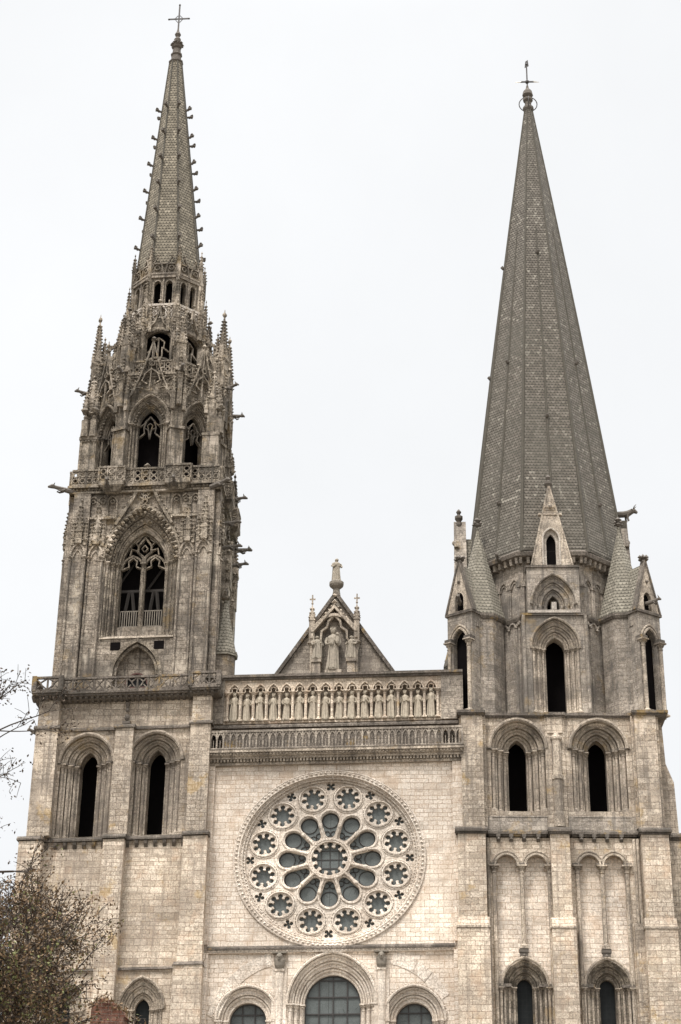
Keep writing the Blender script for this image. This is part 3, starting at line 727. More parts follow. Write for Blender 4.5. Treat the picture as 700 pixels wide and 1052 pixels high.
for p, q in (((-12.8,-1.42),(-10.85,-1.42)), ((-10.85,-1.42),(-10.85,-.98)), ((-10.85,-.98),(-1.3,-.98)), ((-1.3,-.98),(-1.3,-1.42)), ((-1.3,-1.42),(.76,-1.42)), ((.76,-1.42),(.76,2.8)), ((-12.8,12.8),(-12.8,-1.42))):
    balustrade(b, p, q, 42.2, 43.3, .8, .16, 0)
for u, v in ((-12.8,-1.42),(-10.85,-1.42),(-10.85,-.98),(-1.3,-.98),(-1.3,-1.42),(.76,-1.42)): b.box(u-.17,u+.17,v-.17,v+.17,42.2,43.34)
b.build('balustrade', M['ledge'], LT)
# ---- belfry stage, four alike faces round the axis
AX, AY = -5.92, 6.6
def face(k, d): return Matrix.Translation((AX, AY, 0)) @ Matrix.Rotation(k*PI/2, 4, 'Z') @ Matrix.Translation((0, -d, 0))
ZB, ZT = 42.2, 59.4
BC = .05                                                     # belfry window axis
for k in range(4):
    HW = (5.5, 6.0)[k % 2]
    F = face(k, (6.0, 5.5)[k % 2])                          # y = 0 is the wall plane
    ws = [1.75, 2.08, 2.42, 2.78]
    wo, h = window(LT, UC, BC, 47.0, 53.25, ws, [2.75, 3.35, 3.95, 4.55], 0, .27, 1.9, F, r=.11, hood=.3, hoodk=.16, smat=UC, name='belfry_window')
    # tracery
    t = MB(F); y0, y1 = 1.15, 1.5
    MB(F).box(BC-1.77, BC+1.77, .95, 1.7, 46.98, 48.15).build('sill_block', SU, wo)
    t.strip([(BC, 46.5), (BC, 54.0)], .34, y0-.12, y1+.1)
    for s in (-1, 1):
        c = BC+s*.87
        t.strip(arc(c, .86, 53.0, 1.15, 6), .15, y0, y1)
        for q in (-1, 1): t.strip([(c+q*.8, 53.0), (c+q*.28, 53.25), (c+q*.34, 53.7), (c, 54.0)], .1, y0, y1)
        t.strip([(c-.8*s, 53.9),(c-.25*s,54.6),(c+.15*s,54.75),(c+.25*s,54.2)], .1, y0, y1)
        t.strip([(BC, 54.0), (BC+s*.52, 54.45), (BC+s*.5, 55.0), (BC, 55.7)], .14, y0, y1)
        t.strip([(BC+s*.5,55.0),(BC+s*.75,55.25),(BC+s*.35,55.6)], .09, y0, y1)
        t.strip([(BC+s*.05,54.5),(BC+s*.24,54.75),(BC,55.05)], .07, y0, y1)
    t.strip(arc(BC, 1.72, 53.25, 2.7, 8), .12, y0, y1)
    t.build('tracery', UC, wo)
    colonnette(MB(F), BC, .98, 46.5, 53.4, .1).build('colonnette', UC, wo)
    r = MB(F)
    for c in (BC-.88, BC+.88):
        r.box(c-.74, c+.74, 1.3, 1.36, 49.55, 49.62); r.box(c-.74, c+.74, 1.3, 1.36, 48.3, 48.36)
        for i in range(9): x = c-.7+i*.175; r.box(x-.03, x+.03, 1.3, 1.35, 48.15, 49.6)
    r.build('railing', M['statued'], wo)
    # wall with the window and the blind arch under it
    blind = arch(BC+.1, 1.95, ZB, 44.0, 2.8, 8)
    hole = [(BC-ws[-1], 47.0)] + h[1:-1] + [(BC+ws[-1], 47.0)]
    low = [(BC-1.95, 46.2), (BC-1.95, 46.99), (BC+1.95, 46.99), (BC+1.95, 46.2)]
    MB(F).slab(rect(-HW-.1, HW+.1, ZB-.2, ZT), [hole, blind], 0, 1.0).build('wall', SU, LT)
    MB(F).wedge(BC-2.8, BC+2.8, -.14, .9, 46.85, 47.06, .0).build('window_sill', M['towerc'], LT)
    ba = MB(F); ba.strip(arc(BC+.1, 1.86, 44.0, 2.7, 8), .3, -.12, .3); ba.strip(arc(BC+.1, 1.58, 44.0, 2.35, 8), .2, .1, .5)
    ba.strip([(BC-1.76,42),(BC-1.76,44.0)], .3, -.12, .3); ba.strip([(BC+1.96,42),(BC+1.96,44.0)], .3, -.12, .3)
    bo = ba.build('blind_arch', UC, LT)
    bk = MB(F).slab(rect(BC-2.1, BC+2.3, ZB-.2, 47.2), [arch(BC+.1, .82, ZB-.1, 43.45, .85, 7)], .8, 1.1); bk.build('infill_wall', SU, bo)
    for sx in (-1.55, 1.75): MB(F).box(BC+sx-.38, BC+sx+.38, -.02, .3, 45.95, 46.6).build('dark_square', M['shade'], bo)  # solid black squares paint the dark of small holes
    MB(F).box(BC-.8, BC+1.0, 1.05, 1.09, ZB-.2, 44.4).build('pane', M['glassb'], bo)
    d = MB(F); d.strip(arc(BC+.1, .82, 43.45, .85, 7), .12, .7, .85); d.box(BC-.75,BC+.95,.95,1.0,42.2,43.35); d.build('door_panel', M['door'], bo)
    # gablet over the window, with leafy crest and finial
    g = MB(F)
    for s in (-1, 1):
        g.strip([(BC+s*2.2, 56.2), (BC+s*1.0, 58.3), (BC+s*.45, 59.6), (BC, 60.9)], .22, -.42, -.08)
        g.knobs([(BC+s*2.35, 56.3), (BC+s*1.15, 58.4), (BC+s*.6, 59.7)], -.3, .16, .42)
    g.strip(circ(BC, 59.0, .36, 10), .1, -.3, -.1, True)
    for a in range(3): g.strip([(BC, 58.3), (BC+.5*cos(.5+a*1.05), 58.3+.5*sin(.5+a*1.05))], .08, -.3, -.1)
    g.knob(BC, -.25, 61.2, .3); g.strip([(BC-.16,58.1),(BC-.16,61.0)],.07,-.3,-.1); g.strip([(BC+.16,58.1),(BC+.16,61.0)],.07,-.3,-.1)
    g.build('gablet', UC, LT)
    ko = MB(F)                                              # leaf band in the outer archivolt
    ko.knobs(arc(BC, 2.72, 53.25, 4.45, 14), -.16, .25, .42); ko.knobs(arc(BC, 2.5, 53.25, 4.05, 14), -.02, .16, .36); ko.knobs(arc(BC, 2.25, 53.25, 3.6, 14), .25, .11, .3)
    ko.build('archivolt_leaves', UC, wo)
    # panelled piers left and right of the window
    for s in (-1, 1):
        for (c, hw, yy) in ((s*(HW-.65), .65, -.45), (s*(HW-1.98), .62, -.16)):
            b = MB(F).box(c-hw, c+hw, yy, .01, ZB, 58.9); b.build('pier', SU, LT)
            b = MB(F)
            for q in (-1, 1):
                b.tube([(c+q*(hw-.1), yy-.06, ZB), (c+q*(hw-.1), yy-.06, 53.6)], .1, 7); b.box(c+q*(hw-.1)-.16, c+q*(hw-.1)+.16, yy-.22, yy, ZB, ZB+.5); b.knob(c+q*(hw-.1), yy-.08, 53.5, .22)
                b.knob(c+q*(hw-.1), yy-.08, 53.2, .15)
            b.strip(arc(c, hw-.1, 53.7, .95, 5), .14, yy-.14, yy+.01)
            b.strip(arc(c, hw*.5, 53.5, .6, 4), .09, yy-.1, yy+.01)
            b.build('shafts', SU, LT)
            b = MB(F)
            pinnacle(b, c, yy-.05, 54.6, 55.7, 58.6, .5, gab=True)
            for q in (-1, 1): pinnacle(b, c+q*hw*.72, yy-.0, 54.5, 55.2, 57.0, .26, gab=False)
            b.knobs([(c-hw*.9, 54.9), (c+hw*.9, 54.9)], yy-.12, .2, .28); b.knobs([(c-hw*.9, 55.4), (c+hw*.9, 55.4)], yy-.1, .17, .3)
            b.build('carved_canopy', UC, LT)
        for xx in (3.12, 3.3): MB(F).tube([(s*xx, -.05, 47.1), (s*xx, -.05, 53.3)], .09, 7).box(s*xx-.14,s*xx+.14,-.2,.02,53.25,53.55).build('colonnette', SU, LT)
        # blind tracery high in the corner
        b = MB(F)
        for c in (s*(HW-3.0), s*(HW-2.25), s*(HW-1.5)):
            b.strip(arc(c, .36, 58.2, .5, 5), .1, -.3, -.12); b.strip([(c-.36,57.0),(c-.36,58.2)], .09, -.3, -.12); b.strip([(c+.36,57.0),(c+.36,58.2)], .09, -.3, -.12)
            b.strip(circ(c, 58.25, .16, 6), .07, -.3, -.14, True)
        b.box(min(s*(HW-3.4),s*(HW-1.1)), max(s*(HW-3.4),s*(HW-1.1)), -.36, -.1, 56.75, 56.95)
        b.build('blind_tracery', UC, LT)
    b = MB(F); b.box(-HW-.4, HW+.4, -.45, .5, 58.95, 59.1); b.box(-HW-.5, HW+.5, -.6, .5, 59.4, 59.62)
    b.knobs([(-HW-.4, 59.25), (HW+.4, 59.25)], -.42, .15, .3); b.box(-HW-.35,HW+.35,-.35,.5,59.1,59.4)
    for s in (-1, 1):
        b.box(s*2.6-1.0, s*2.6+1.0, -1.05, .3, 59.36, 59.62); b.loft([[(s*2.6+x*q, -.35-.7*q+yy*q*0, z) for x, yy in ((-.9,0),(.9,0))] + [(s*2.6+x*q, .2, z) for x in (.9,-.9)] for q, z in ((.55,58.9),(1,59.35))])
    b.build('cornice', UC, LT)
    b = MB(F)
    for p, q in (((-HW-.3,-.45),(-3.6,-.45)), ((-3.6,-.45),(-3.6,-.95)), ((-3.6,-.95),(-1.6,-.95)), ((-1.6,-.95),(-1.6,-.45)), ((-1.6,-.45),(1.6,-.45)), ((1.6,-.45),(1.6,-.95)), ((1.6,-.95),(3.6,-.95)), ((3.6,-.95),(3.6,-.45)), ((3.6,-.45),(HW+.3,-.45))):
        balustrade(b, p, q, 59.62, 61.0, .62, .15, 1)
    b.build('balustrade', UC, LT)
    # corner shaft pinnacle with statue canopy
    cx, cy = -HW+.6, .6
    b = MB(F)
    b.box(cx-.65, cx+.65, cy-.6, cy+.65, 59.6, 64.0)
    for q in (-.5, .5): 
        b.tube([(cx+q, cy-.58, 59.6), (cx+q, cy-.58, 64)], .08, 6); b.tube([(cx-.58, cy+q, 59.6), (cx-.58, cy+q, 64)], .08, 6)
    b.box(cx-.7, cx+.7, cy-.7, cy+.7, 63.9, 64.15); b.knobs([(cx-.65,63.75),(cx+.65,63.75)], cy-.62, .17, .25)
    for q in (-1, 1):
        b.loft([[(cx+q*.34+r*cos(j*PI/4), cy-.6+r*sin(j*PI/4), z) for j in range(8)] for r, z in ((.34,64.15),(.28,65.0),(.32,65.6),(.13,65.75),(.19,65.95),(.04,66.2))])
        b.knob(cx+q*.4, cy-.66, 66.5, .42); b.knobs([(cx-.7,66.3),(cx+.7,66.3)], cy-.6, .26, .3); pinnacle(b, cx+q*.42, cy-.5, 66.3, 67.0, 68.4, .38, gab=False)
        pinnacle(b, cx+q*.36, cy+.5, 66.0, 66.5, 67.8, .3, gab=False)
    b.box(cx-.4, cx+.4, cy-.4, cy+.4, 64.1, 66.6); pinnacle(b, cx, cy, 66.4, 67.6, 70.2, .7)
    b.build('pinnacle', UC, LT)
for a, (x, y, z) in ((PI+.45, (-11.6, .3, 59.2)), (-.5, (-.5, .1, 59.2)), (PI*.75, (-12.3, 12.6, 59.2)), (.3, (.0, 12.3, 59.0))): gargoyle(x, y, z, a, 2.0 if a > 1 else 1.5, 1.1).build('gargoyle', M['dark'], LT)
for (y, z) in ((4.0, 55.6), (9.5, 56.4), (6.5, 61.0), (2.5, 57.0)): gargoyle(.0, y, z, .1, 1.5, .9).build('gargoyle', M['dark'], LT)
for u in (-8.7, -3.5): gargoyle(u, -.7, 59.2, -PI/2, .8, .8).build('gargoyle', M['dark'], LT)
# black core paints the belfry's inner darkness; bell frame beams in front of it
b = MB(); b.box(AX-4.9, AX+4.9, AY-3.6, AY+3.6, 42, 59); b.build('belfry_shade_core', M['shade'], LT)
b = MB()
for s in (-1, 1):
    for q in (-1, 1): b.tube([(AX+s*.95+q*.5, 2.5, 48.6), (AX+s*.95+q*.12, 2.5, 51.4)], .13, 4)
b.tube([(AX-1.9, 2.7, 52.2), (AX-.4, 2.7, 54.6)], .1, 4); b.tube([(AX+.3, 2.7, 51.6), (AX+1.9, 2.7, 54.2)], .1, 4)
b.box(AX-2.6, AX+2.6, 2.5, 2.7, 51.4, 51.6)
b.build('bell_frame', M['beam'], LT)
# stair turret on the flank, with stone cone
b = MB(); b.octo(.55, 2.6, [(.95,42.0),(.95,45.9)]); b.build('stair_turret', SU, LT)
b = MB(); b.octo(.55, 2.6, [(1.12,45.75),(1.15,46.05),(1.02,46.1),(.16,50.2),(.16,50.5)]); b.build('turret_roof', M['spireT'], LT)
b = MB(); b.octo(.55, 2.6, [(.1,50.4),(.38,50.6),(.38,50.75),(.12,50.85),(.2,51.2),(.03,51.5)]); b.build('finial', UC, LT)
# rear buttress of the flank, a stack of pinnacles
for y, zt in ((7.2, 60.5), (11.9, 66.0)):
    b = MB(); b.box(-.4, .25, y-.7, y+.7, 42, 53.5); pinnacle(b, -.1, y, 53.4, 56.5, zt-2.5, .9, 0); pinnacle(b, -.2, y-.1, 55, zt-3, zt, .55); b.knobs([(.1,46),(.1,58)], y-.5, .2, .8); b.build('buttress', UC, LT)

# ---- octagon
OX, OY = -6.15, 6.6
def oface(k, ap): return Matrix.Translation((OX, OY, 0)) @ Matrix.Rotation(k*PI/4, 4, 'Z') @ Matrix.Translation((0, -ap, 0))
AP = 5.25
for k in range(8):
    F = oface(k, AP)
    wo, h = window(LT, UC, 0, 59.7, 65.6, [.88, 1.1, 1.33, 1.55], [1.45, 1.8, 2.15, 2.5], 0, .16, .95, F, r=.1, hood=.22, hoodk=.12, smat=UC, name='octagon_window')
    t = MB(F); y0, y1 = .55, .78
    for s in (-1, 1):
        t.strip([(s*.86, 64.6), (s*.42, 65.0), (s*.5, 65.5), (s*.12, 65.3), (0, 64.5)], .11, y0, y1)
        t.strip([(s*.5, 65.5), (s*.3, 66.1), (0, 66.5)], .1, y0, y1); t.strip([(s*.8,65.6),(s*.45,65.9),(s*.3,66.2)], .09, y0, y1)
        t.strip([(s*.0,65.9),(s*.22,65.7),(s*.1,65.3)], .07, y0, y1)
    t.strip(arc(0, .86, 65.6, 1.42, 7), .1, y0, y1)
    t.build('tracery', UC, wo)
    r = MB(F)
    for z in (61.0, 62.0): r.box(-.9, .9, .9, .96, z, z+.07)
    r.build('railing', M['beam'], wo)
    c = MB(F); c.knobs(arc(0, 1.2, 65.6, 2.0, 10), .22, .16, .27); c.knobs([(-1.25,60.5),(-1.25,65.2)], .3, .1, .5); c.knobs([(1.25,60.5),(1.25,65.2)], .3, .1, .5); c.build('archivolt_leaves', UC, wo)
    MB(F).slab(rect(-2.17, 2.17, 59.5, 70.2), [h], 0, .85).build('wall', UC, LT)
    b = MB(F)                                               # open gablet
    for s in (-1, 1):
        b.strip([(s*1.95, 67.2), (s*1.0, 69.5), (s*.4, 71.5), (0, 73.0)], .13, -.5, -.25)
        b.knobs([(s*2.07, 67.3), (s*1.12, 69.6), (s*.5, 71.6)], -.4, .16, .42)
        b.strip([(s*.3,69.0),(s*.75,69.3),(s*.5,70.0),(0,70.4)], .1, -.5, -.3); b.strip([(s*1.55,68.0),(s*1.2,68.7),(s*.6,68.6)], .1, -.5, -.3)
        for i in range(3): b.strip(arc(s*(.45+i*.55), .24, 69.35, .35, 4), .08, -.12, .01); b.strip([(s*(.2+i*.55), 68.9),(s*(.2+i*.55), 69.4)], .08, -.12, .01)
    b.strip(circ(0, 70.9, .22, 8), .08, -.5, -.3, True); b.knob(0, -.4, 73.2, .26); b.strip([(-.1,68.4),(0,73)], .1, -.45, -.3)
    b.build('gablet', UC, LT)
    b = MB(F); b.box(-2.35, 2.35, -.28, .4, 69.95, 70.15); b.box(-2.3,2.3,-.16,.4,69.75,69.95); b.build('cornice', UC, LT)
    b = MB(F); balustrade(b, (-2.2,-.1), (2.2,-.1), 70.15, 71.35, .6, .14, 1); b.build('balustrade', UC, LT)
    # pier on the corner of the octagon
    a = k*PI/4+PI/8; R = AP/cos(PI/8)
    P = Matrix.Translation((OX, OY, 0)) @ Matrix.Rotation(a, 4, 'Z') @ Matrix.Translation((0, -R, 0))
    tall = 77.9 if k in (1, 6, 2, 5) else (76.2 if k in (3, 4) else 75.6)
    b = MB(P); b.box(-.55, .55, -.35, .9, 59.6, 65.0); b.box(-.48,.48,-.2,.9,65.0,70.4)
    for q in (-1, 1): b.tube([(q*.5,-.36,59.6),(q*.5,-.36,65)], .09, 6); b.tube([(q*.42,-.22,65),(q*.42,-.22,70)], .08, 6)
    b.box(-.66,.66,-.5,.6,64.85,65.1)
    pinnacle(b, 0, -.05, 70.2, 73.0, tall, .75)
    for q in (-1, 1): pinnacle(b, q*.46, -.3, 66.6, 68.2, 70.6, .32, gab=False)
    pinnacle(b, 0, -.45, 67.0, 69.5, 72.2, .36, gab=False); pinnacle(b, 0, .5, 71.5, 73.6, 75.8, .4, gab=False)
    for q in (-1,1): pinnacle(b, q*.42, .0, 70.5, 71.8, 73.8, .26, gab=False)
    b.build('pinnacle', UC, LT)
    gargoyle(0, -.4, 70.1, -PI/2, 1.3 if k in (1,2,5,6) else .9, .9, P).build('gargoyle', M['dark'], LT)
    # flying buttress to the lantern
    b = MB(P @ Matrix.Rotation(PI/2, 4, 'Z'))
    pts = [(.2 + 2.35*i/8, 71.4+3.6*(1-(1-i/8)**2)) for i in range(9)]
    b.strip(pts, .3, -.16, .16); b.strip([(.2, 74.0), (2.4, 76.0)], .24, -.14, .14); b.knobs([(.2,74.15),(2.4,76.15)], 0, .15, .4)
    for i in (2, 4, 6): b.strip([pts[i], (pts[i][0], 74.0+pts[i][0]*.85)], .1, -.1, .1)
    b.build('flying_buttress', UC, LT)
MB().octo(OX, OY, [(3.9, 59.7), (3.9, 69.4)]).build('belfry_shade_core', M['shade'], LT)  # solid black core, inner shade of the octagon painted
MB().octo(OX, OY, [(5.6, 69.6), (5.6, 70.16)]).build('terrace_floor', M['ledge'], LT)
# ---- lantern tiers
A2 = 3.65
for k in range(8):
    F = oface(k, A2)
    h = arch(0, 1.3, 70.2, 73.85, 1.5, 7)
    wo = MB(F).slab(rect(-1.51, 1.51, 70.1, 76.5), [h], 0, .6).build('lantern_arch', UC, LT)
    b = MB(F)
    for q in (0, .14): b.tube([(x, -.02+q, z) for x, z in arch(0, 1.34-q*.6, 70.2, 73.85, 1.54-q*.6, 6)], .08, 5)
    b.strip(arc(0, 1.2, 71.9, .85, 6), .16, .15, .45)
    for s in (-1, 1): b.strip([(s*.9, 73.3),(s*.45,73.7),(s*.5,74.3),(0,74.7)], .1, .25, .45); b.strip([(s*.33,72.6),(s*.33,73.8)],.1,.25,.45)
    b.strip([(0,70.2),(0,74.6)], .12, .25, .45)
    b.build('tracery', UC, wo)
    b = MB(F)                                               # ogee hood climbing to the frieze
    for s in (-1, 1):
        b.strip([(s*1.4, 74.2), (s*1.0, 75.2), (s*.4, 75.9), (s*.12, 76.7), (0, 77.6)], .14, -.26, -.02); b.knobs([(s*1.3,74.4),(s*.95,75.4),(s*.45,76.0),(s*.2,76.9)], -.2, .13, .35)
    b.knob(0, -.2, 78.0, .22)
    for s in (-.75, .75): pinnacle(b, s, -.15, 75.0, 76.2, 78.2, .26, gab=False)
    b.build('ogee_hood', UC, wo)
    F = oface(k, 2.98)
    b = MB(F)                                               # frieze panels
    b.box(-1.27, 1.27, -.12, .3, 76.4, 76.55); b.box(-1.25, 1.25, -.15, .3, 78.05, 78.25)
    b.knobs([(-1.2,76.75),(1.2,76.75)], -.2, .17, .28); b.knobs([(-1.2,77.8),(1.2,77.8)], -.14, .15, .28)
    for s in (-.65, .65):
        b.strip([(s-.5,76.6),(s,77.4),(s+.5,76.6)], .12, -.14, .01); b.strip([(s-.5,78.0),(s,77.2),(s+.5,78.0)], .12, -.14, .01); b.strip(circ(s, 77.35, .3, 8), .09, -.12, .01, True); b.knob(s, -.1, 77.35, .16)
    b.build('frieze', M['gablec'], LT)
    MB(F).add([(-1.51,0,76.1),(1.51,0,76.1),(1.2,.78,78.0),(-1.2,.78,78.0)],[(0,1,2,3)]).build('lantern_weathering', M['ledge'], LT)
    F = oface(k, 2.82)
    MB(F).slab(rect(-1.17, 1.17, 76.4, 82.3), [arch(-.5, .29, 78.4, 80.3, .4, 5), arch(.5, .29, 78.4, 80.3, .4, 5)], 0, .45).build('wall', UC, LT)
    b = MB(F)
    for c in (-.5, .5): b.strip(arch(c, .33, 78.4, 80.3, .44, 5), .07, -.06, .01)
    b.strip([(0,78.3),(0,80.9)], .12, -.1, .01)
    b.box(-1.24, 1.24, -.17, .2, 80.95, 81.25); b.box(-1.27, 1.27, -.22, .2, 81.25, 81.4)
    b.build('window_surround', SU, LT)
    b = MB(F)                                               # cusped parapet
    for s in (-.62, .62):
        b.strip([(s-.55,81.4),(s-.4,82.2),(s,83.1),(s+.4,82.2),(s+.55,81.4)], .13, -.16, .02); b.strip(circ(s, 81.95, .22, 7), .08, -.14, 0, True); b.knob(s, -.08, 83.2, .15); b.knobs([(s-.45,82.2),(s,83.1),(s+.45,82.2)], -.08, .09, .3)
    b.box(-1.25,1.25,-.16,0,82.3,82.42)
    b.build('parapet', UC, LT)
    a = k*PI/4+PI/8
    P = Matrix.Translation((OX, OY, 0)) @ Matrix.Rotation(a, 4, 'Z') @ Matrix.Translation((0, -2.82/cos(PI/8), 0))
    b = MB(P); b.box(-.4, .4, -1.05, -.4, 70.1, 75.5); b.box(-.3,.3,-.6,.3,75.5,78); b.tube([(0,-.08,78),(0,-.08,81)], .16, 8)
    for q in (-1,1): b.tube([(q*.38,-1.06,70.1),(q*.38,-1.06,75.4)], .08, 5)
    pinnacle(b, 0, -.7, 75.3, 76.6, 78.4, .38, gab=False); pinnacle(b, 0, -.1, 81.0, 82.8, 84.6, .3, gab=False)
    pinnacle(b, 0, -1.25, 71.5, 73.0, 75.4, .36, gab=False); pinnacle(b, 0, -.38, 77.5, 79.0, 81.2, .26, gab=False)
    for q in (-1,1): pinnacle(b, q*.3, -1.0, 73.5, 74.8, 76.6, .24, gab=False)
    b.build('pinnacle', UC, LT)
MB().octo(OX, OY, [(1.6, 70), (1.6, 76)]).octo(OX, OY, [(2.2, 76), (2.2, 81)]).build('lantern_shade_core', M['shade'], LT)  # black cores paint the shade behind the lantern openings
# ---- spire
S0, S1, R0, R1, LEAN = 82.2, 106.4, 2.92, .6, -.72
def sp(z): f = (z-S0)/(S1-S0); return R0+(R1-R0)*f, LEAN*f
spire = MB().octo(OX, OY, [(R0, S0, 0), (R1, S1, LEAN)]).build('spire', M['spireL'], LT)
b = MB()
for i in range(8):
    a = PI/8+i*PI/4
    b.tube([(OX+R0*sin(a), OY-R0*cos(a), S0), (OX+LEAN+R1*sin(a), OY-R1*cos(a), S1)], [.1,.07], 5)
for i in range(8):                                          # thin mouldings of the upper panels
    for o in (-.35, .35):
        a = i*PI/4+o; r1, c1 = sp(98.5); r2, c2 = sp(106.5); r1 *= .95; r2 *= .95
        b.tube([(OX+c1+r1*sin(a), OY-r1*cos(a), 98.5), (OX+c2+r2*sin(a), OY-r2*cos(a), 106.5)], .05, 4)
b.build('spire_rib', M['rib'], spire)
for j, z in enumerate((85.2, 88.4, 91.4, 94.4, 97.4, 100.6)):
    r, c = sp(z)
    for i in range(8):
        a = PI/8+i*PI/4; x, y = OX+c+r*sin(a), OY-r*cos(a)
        T = Matrix.Translation((x, y, z)) @ Matrix.Rotation(a, 4, 'Z')
        k_ = .18
        b = MB(T); b.tube([(0,.15,-.12),(0,-.28,.0),(0,-.52,.1)], [k_*.5,k_*.62,k_*.8], 5); b.box(-.13,.13,-.6,-.34,-.02,.18); b.knob(-.1,-.5,.2,.13); b.knob(.1,-.52,.18,.12); b.knob(0,-.3,-.12,.1)
        b.build('crocket', M['dark'], spire)
tx = OX+LEAN
b = MB(Matrix.Translation((0,0,-1.2))); b.octo(tx, OY, [(.62,107.6),(.7,107.7),(.7,107.8),(.5,107.9),(.45,108.5),(.55,108.6),(.55,108.7),(.4,108.85),(.38,109.3)], n=8); b.ball(tx, OY, 109.75, .5, 10, 1,1,.85)
for i in range(10): b.knob(tx+.45*cos(i*.63), OY+.45*sin(i*.63), 109.8+.1*(i%2), .24)
b.octo(tx, OY, [(.3,110.2),(.34,110.5),(.16,110.8),(.3,111.1),(.12,111.5),(.05,112.0)], n=8)
b.build('finial', M['dark'], LT)
b = MB(Matrix.Translation((0,0,-1.2))); b.box(tx-.07, tx+.07, OY-.05, OY+.05, 111.3, 114.7); b.box(tx-.95, tx+.95, OY-.04, OY+.04, 112.95, 113.08)
for s in (-1,1): b.strip([(tx+s*.1,113.4),(tx+s*.4,113.02),(tx+s*.1,112.6)], .05, OY-.03, OY+.03); b.ball(tx+s*.95, OY, 113.01, .1, 6)
b.ball(tx, OY, 114.7, .11, 6)
b.build('cross', M['iron'], LT)

# ================================================================== RIGHT BELL TOWER (plain scaled spire)
RT = empty('bell_tower', (FR.ox, FR.oy, 0), FR.a)
tag(RT, 'right bell tower with the tall plain octagonal spire covered in grey stone scales', 'bell tower')
SH['k'] = FR.k
ST, TC, DR = M['tower'], M['towerc'], M['drum']
# ---- lowest stage: twin arched panels with hooded lancets
ph, bh_ = [], []
for (a, bq) in (((3.02, .75), (5.12, .75)), ((8.78, .73), (10.5, .73))):
    zs = 29.3; pts = [(a[0]-a[1], 6.0)] + arc(a[0], a[1], zs, .76, 6) + arc(bq[0], bq[1], zs, .76, 6) + [(bq[0]+bq[1], 6.0)]
    ph.append(pts)
    for c, hw in (a, bq):
        b = MB(); b.band(arc(c, hw-.02, zs, .74, 7), arc(c, hw+.27, zs, 1.05, 7), -.1, .1); b.tube([(x,-.1,z) for x, z in arc(c, hw+.04, zs, .82, 8)], .09, 6); b.tube([(x,-.1,z) for x, z in arc(c, hw+.24, zs, 1.02, 8)], .06, 6)
        b.build('blind_arch', TC, RT)
    m0, m1 = a[0]+a[1], bq[0]-bq[1]; mid = (m0+m1)/2
    for u, z0 in ((a[0]-a[1]-.12, 6), (mid, 23.6), (bq[0]+bq[1]+.12, 6)):
        colonnette(MB(), u, -.02 if u != mid else .02, z0, zs+.05, .16, .5).build('colonnette', TC, RT)
    for x0_, x1_ in ((a[0]-a[1]-.45, a[0]-a[1]+.1), (mid-.4, mid+.4), (bq[0]+bq[1]-.1, bq[0]+bq[1]+.5)): MB().box(x0_, x1_, -.16, .1, zs, zs+.2).build('impost', M['ledge'], RT)
    cx = mid if mid < 6 else mid+.0
    cx = 4.05 if mid < 6 else 9.66
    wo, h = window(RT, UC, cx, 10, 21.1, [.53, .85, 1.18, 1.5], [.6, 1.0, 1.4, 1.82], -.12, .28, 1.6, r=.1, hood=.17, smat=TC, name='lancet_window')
    h2_ = arch(cx, 1.45, 10, 21.1, 1.76); bh_.append(h2_)
    MB().box(cx-.6, cx+.6, 1.25, 1.29, 10, 21.9).build('pane', M['glassb'], wo)
    b = MB(); b.box(cx-.26, cx+.26, -.16, .3, 22.95, 23.35); b.box(cx-.32,cx+.32,-.22,.3,23.35,23.6); b.knob(cx,-.2,23.1,.16); b.build('corbel', M['dark'], wo)
    for s in (-1,1): MB().box(cx+s*1.35-.42, cx+s*1.35+.42, -.28, .1, 21.02, 21.22).build('impost', M['ledge'], wo)
    for s in (-1,1): colonnette(MB(), cx+s*1.62, -.15, 10, 21.02, .1, .35).build('colonnette', TC, wo)
MB().slab(rect(-.2, 14.0, 0, 31.3), ph, 0, .6).build('wall', M['lower'], RT)
MB().slab(rect(-.1, 13.9, 0, 31.2), bh_, .58, 1.3).build('panel_wall', M['pale'], RT)
shell(RT, ST, -.2, 14.0, 1.2, 14, 0, 31.3)
for (u0, u1, yy, off) in ((-.35,1.58,-.85,.14), (6.1,7.42,-.85,.16), (12.4,14.3,-.85,.14)):
    MB().box(u0, u1, yy, .01, 25.6, 31.4).build('buttress', M['lower'], RT)
    b = MB().box(u0-off, u1+off, yy-.25, .01, 0, 24.9); b.wedge(u0-off, u1+off, yy-.25, .01, 24.9, 25.6, yy); b.build('buttress', M['lower'], RT)
    b = MB(); b.box(u0-off-.06, u1+off+.06, yy-.32, .01, 24.82, 24.96); b.build('buttress_weathering', TC, RT)
for u in (1.75, 11.95, 12.2):
    b = MB().tube([(u, -.1, 0), (u, -.1, 31.2)], .12, 8); b.build('edge_shaft', TC, RT)
for u in (11.75,): MB().box(u-.1, u+.55, -.3, .01, 0, 25.3).build('buttress', ST, RT)
MB().box(14.1, 15.4, .6, 3.6, 0, 31.3).build('buttress', ST, RT)
MB().box(14.1, 15.2, 10, 13, 0, 31.3).build('buttress', ST, RT)
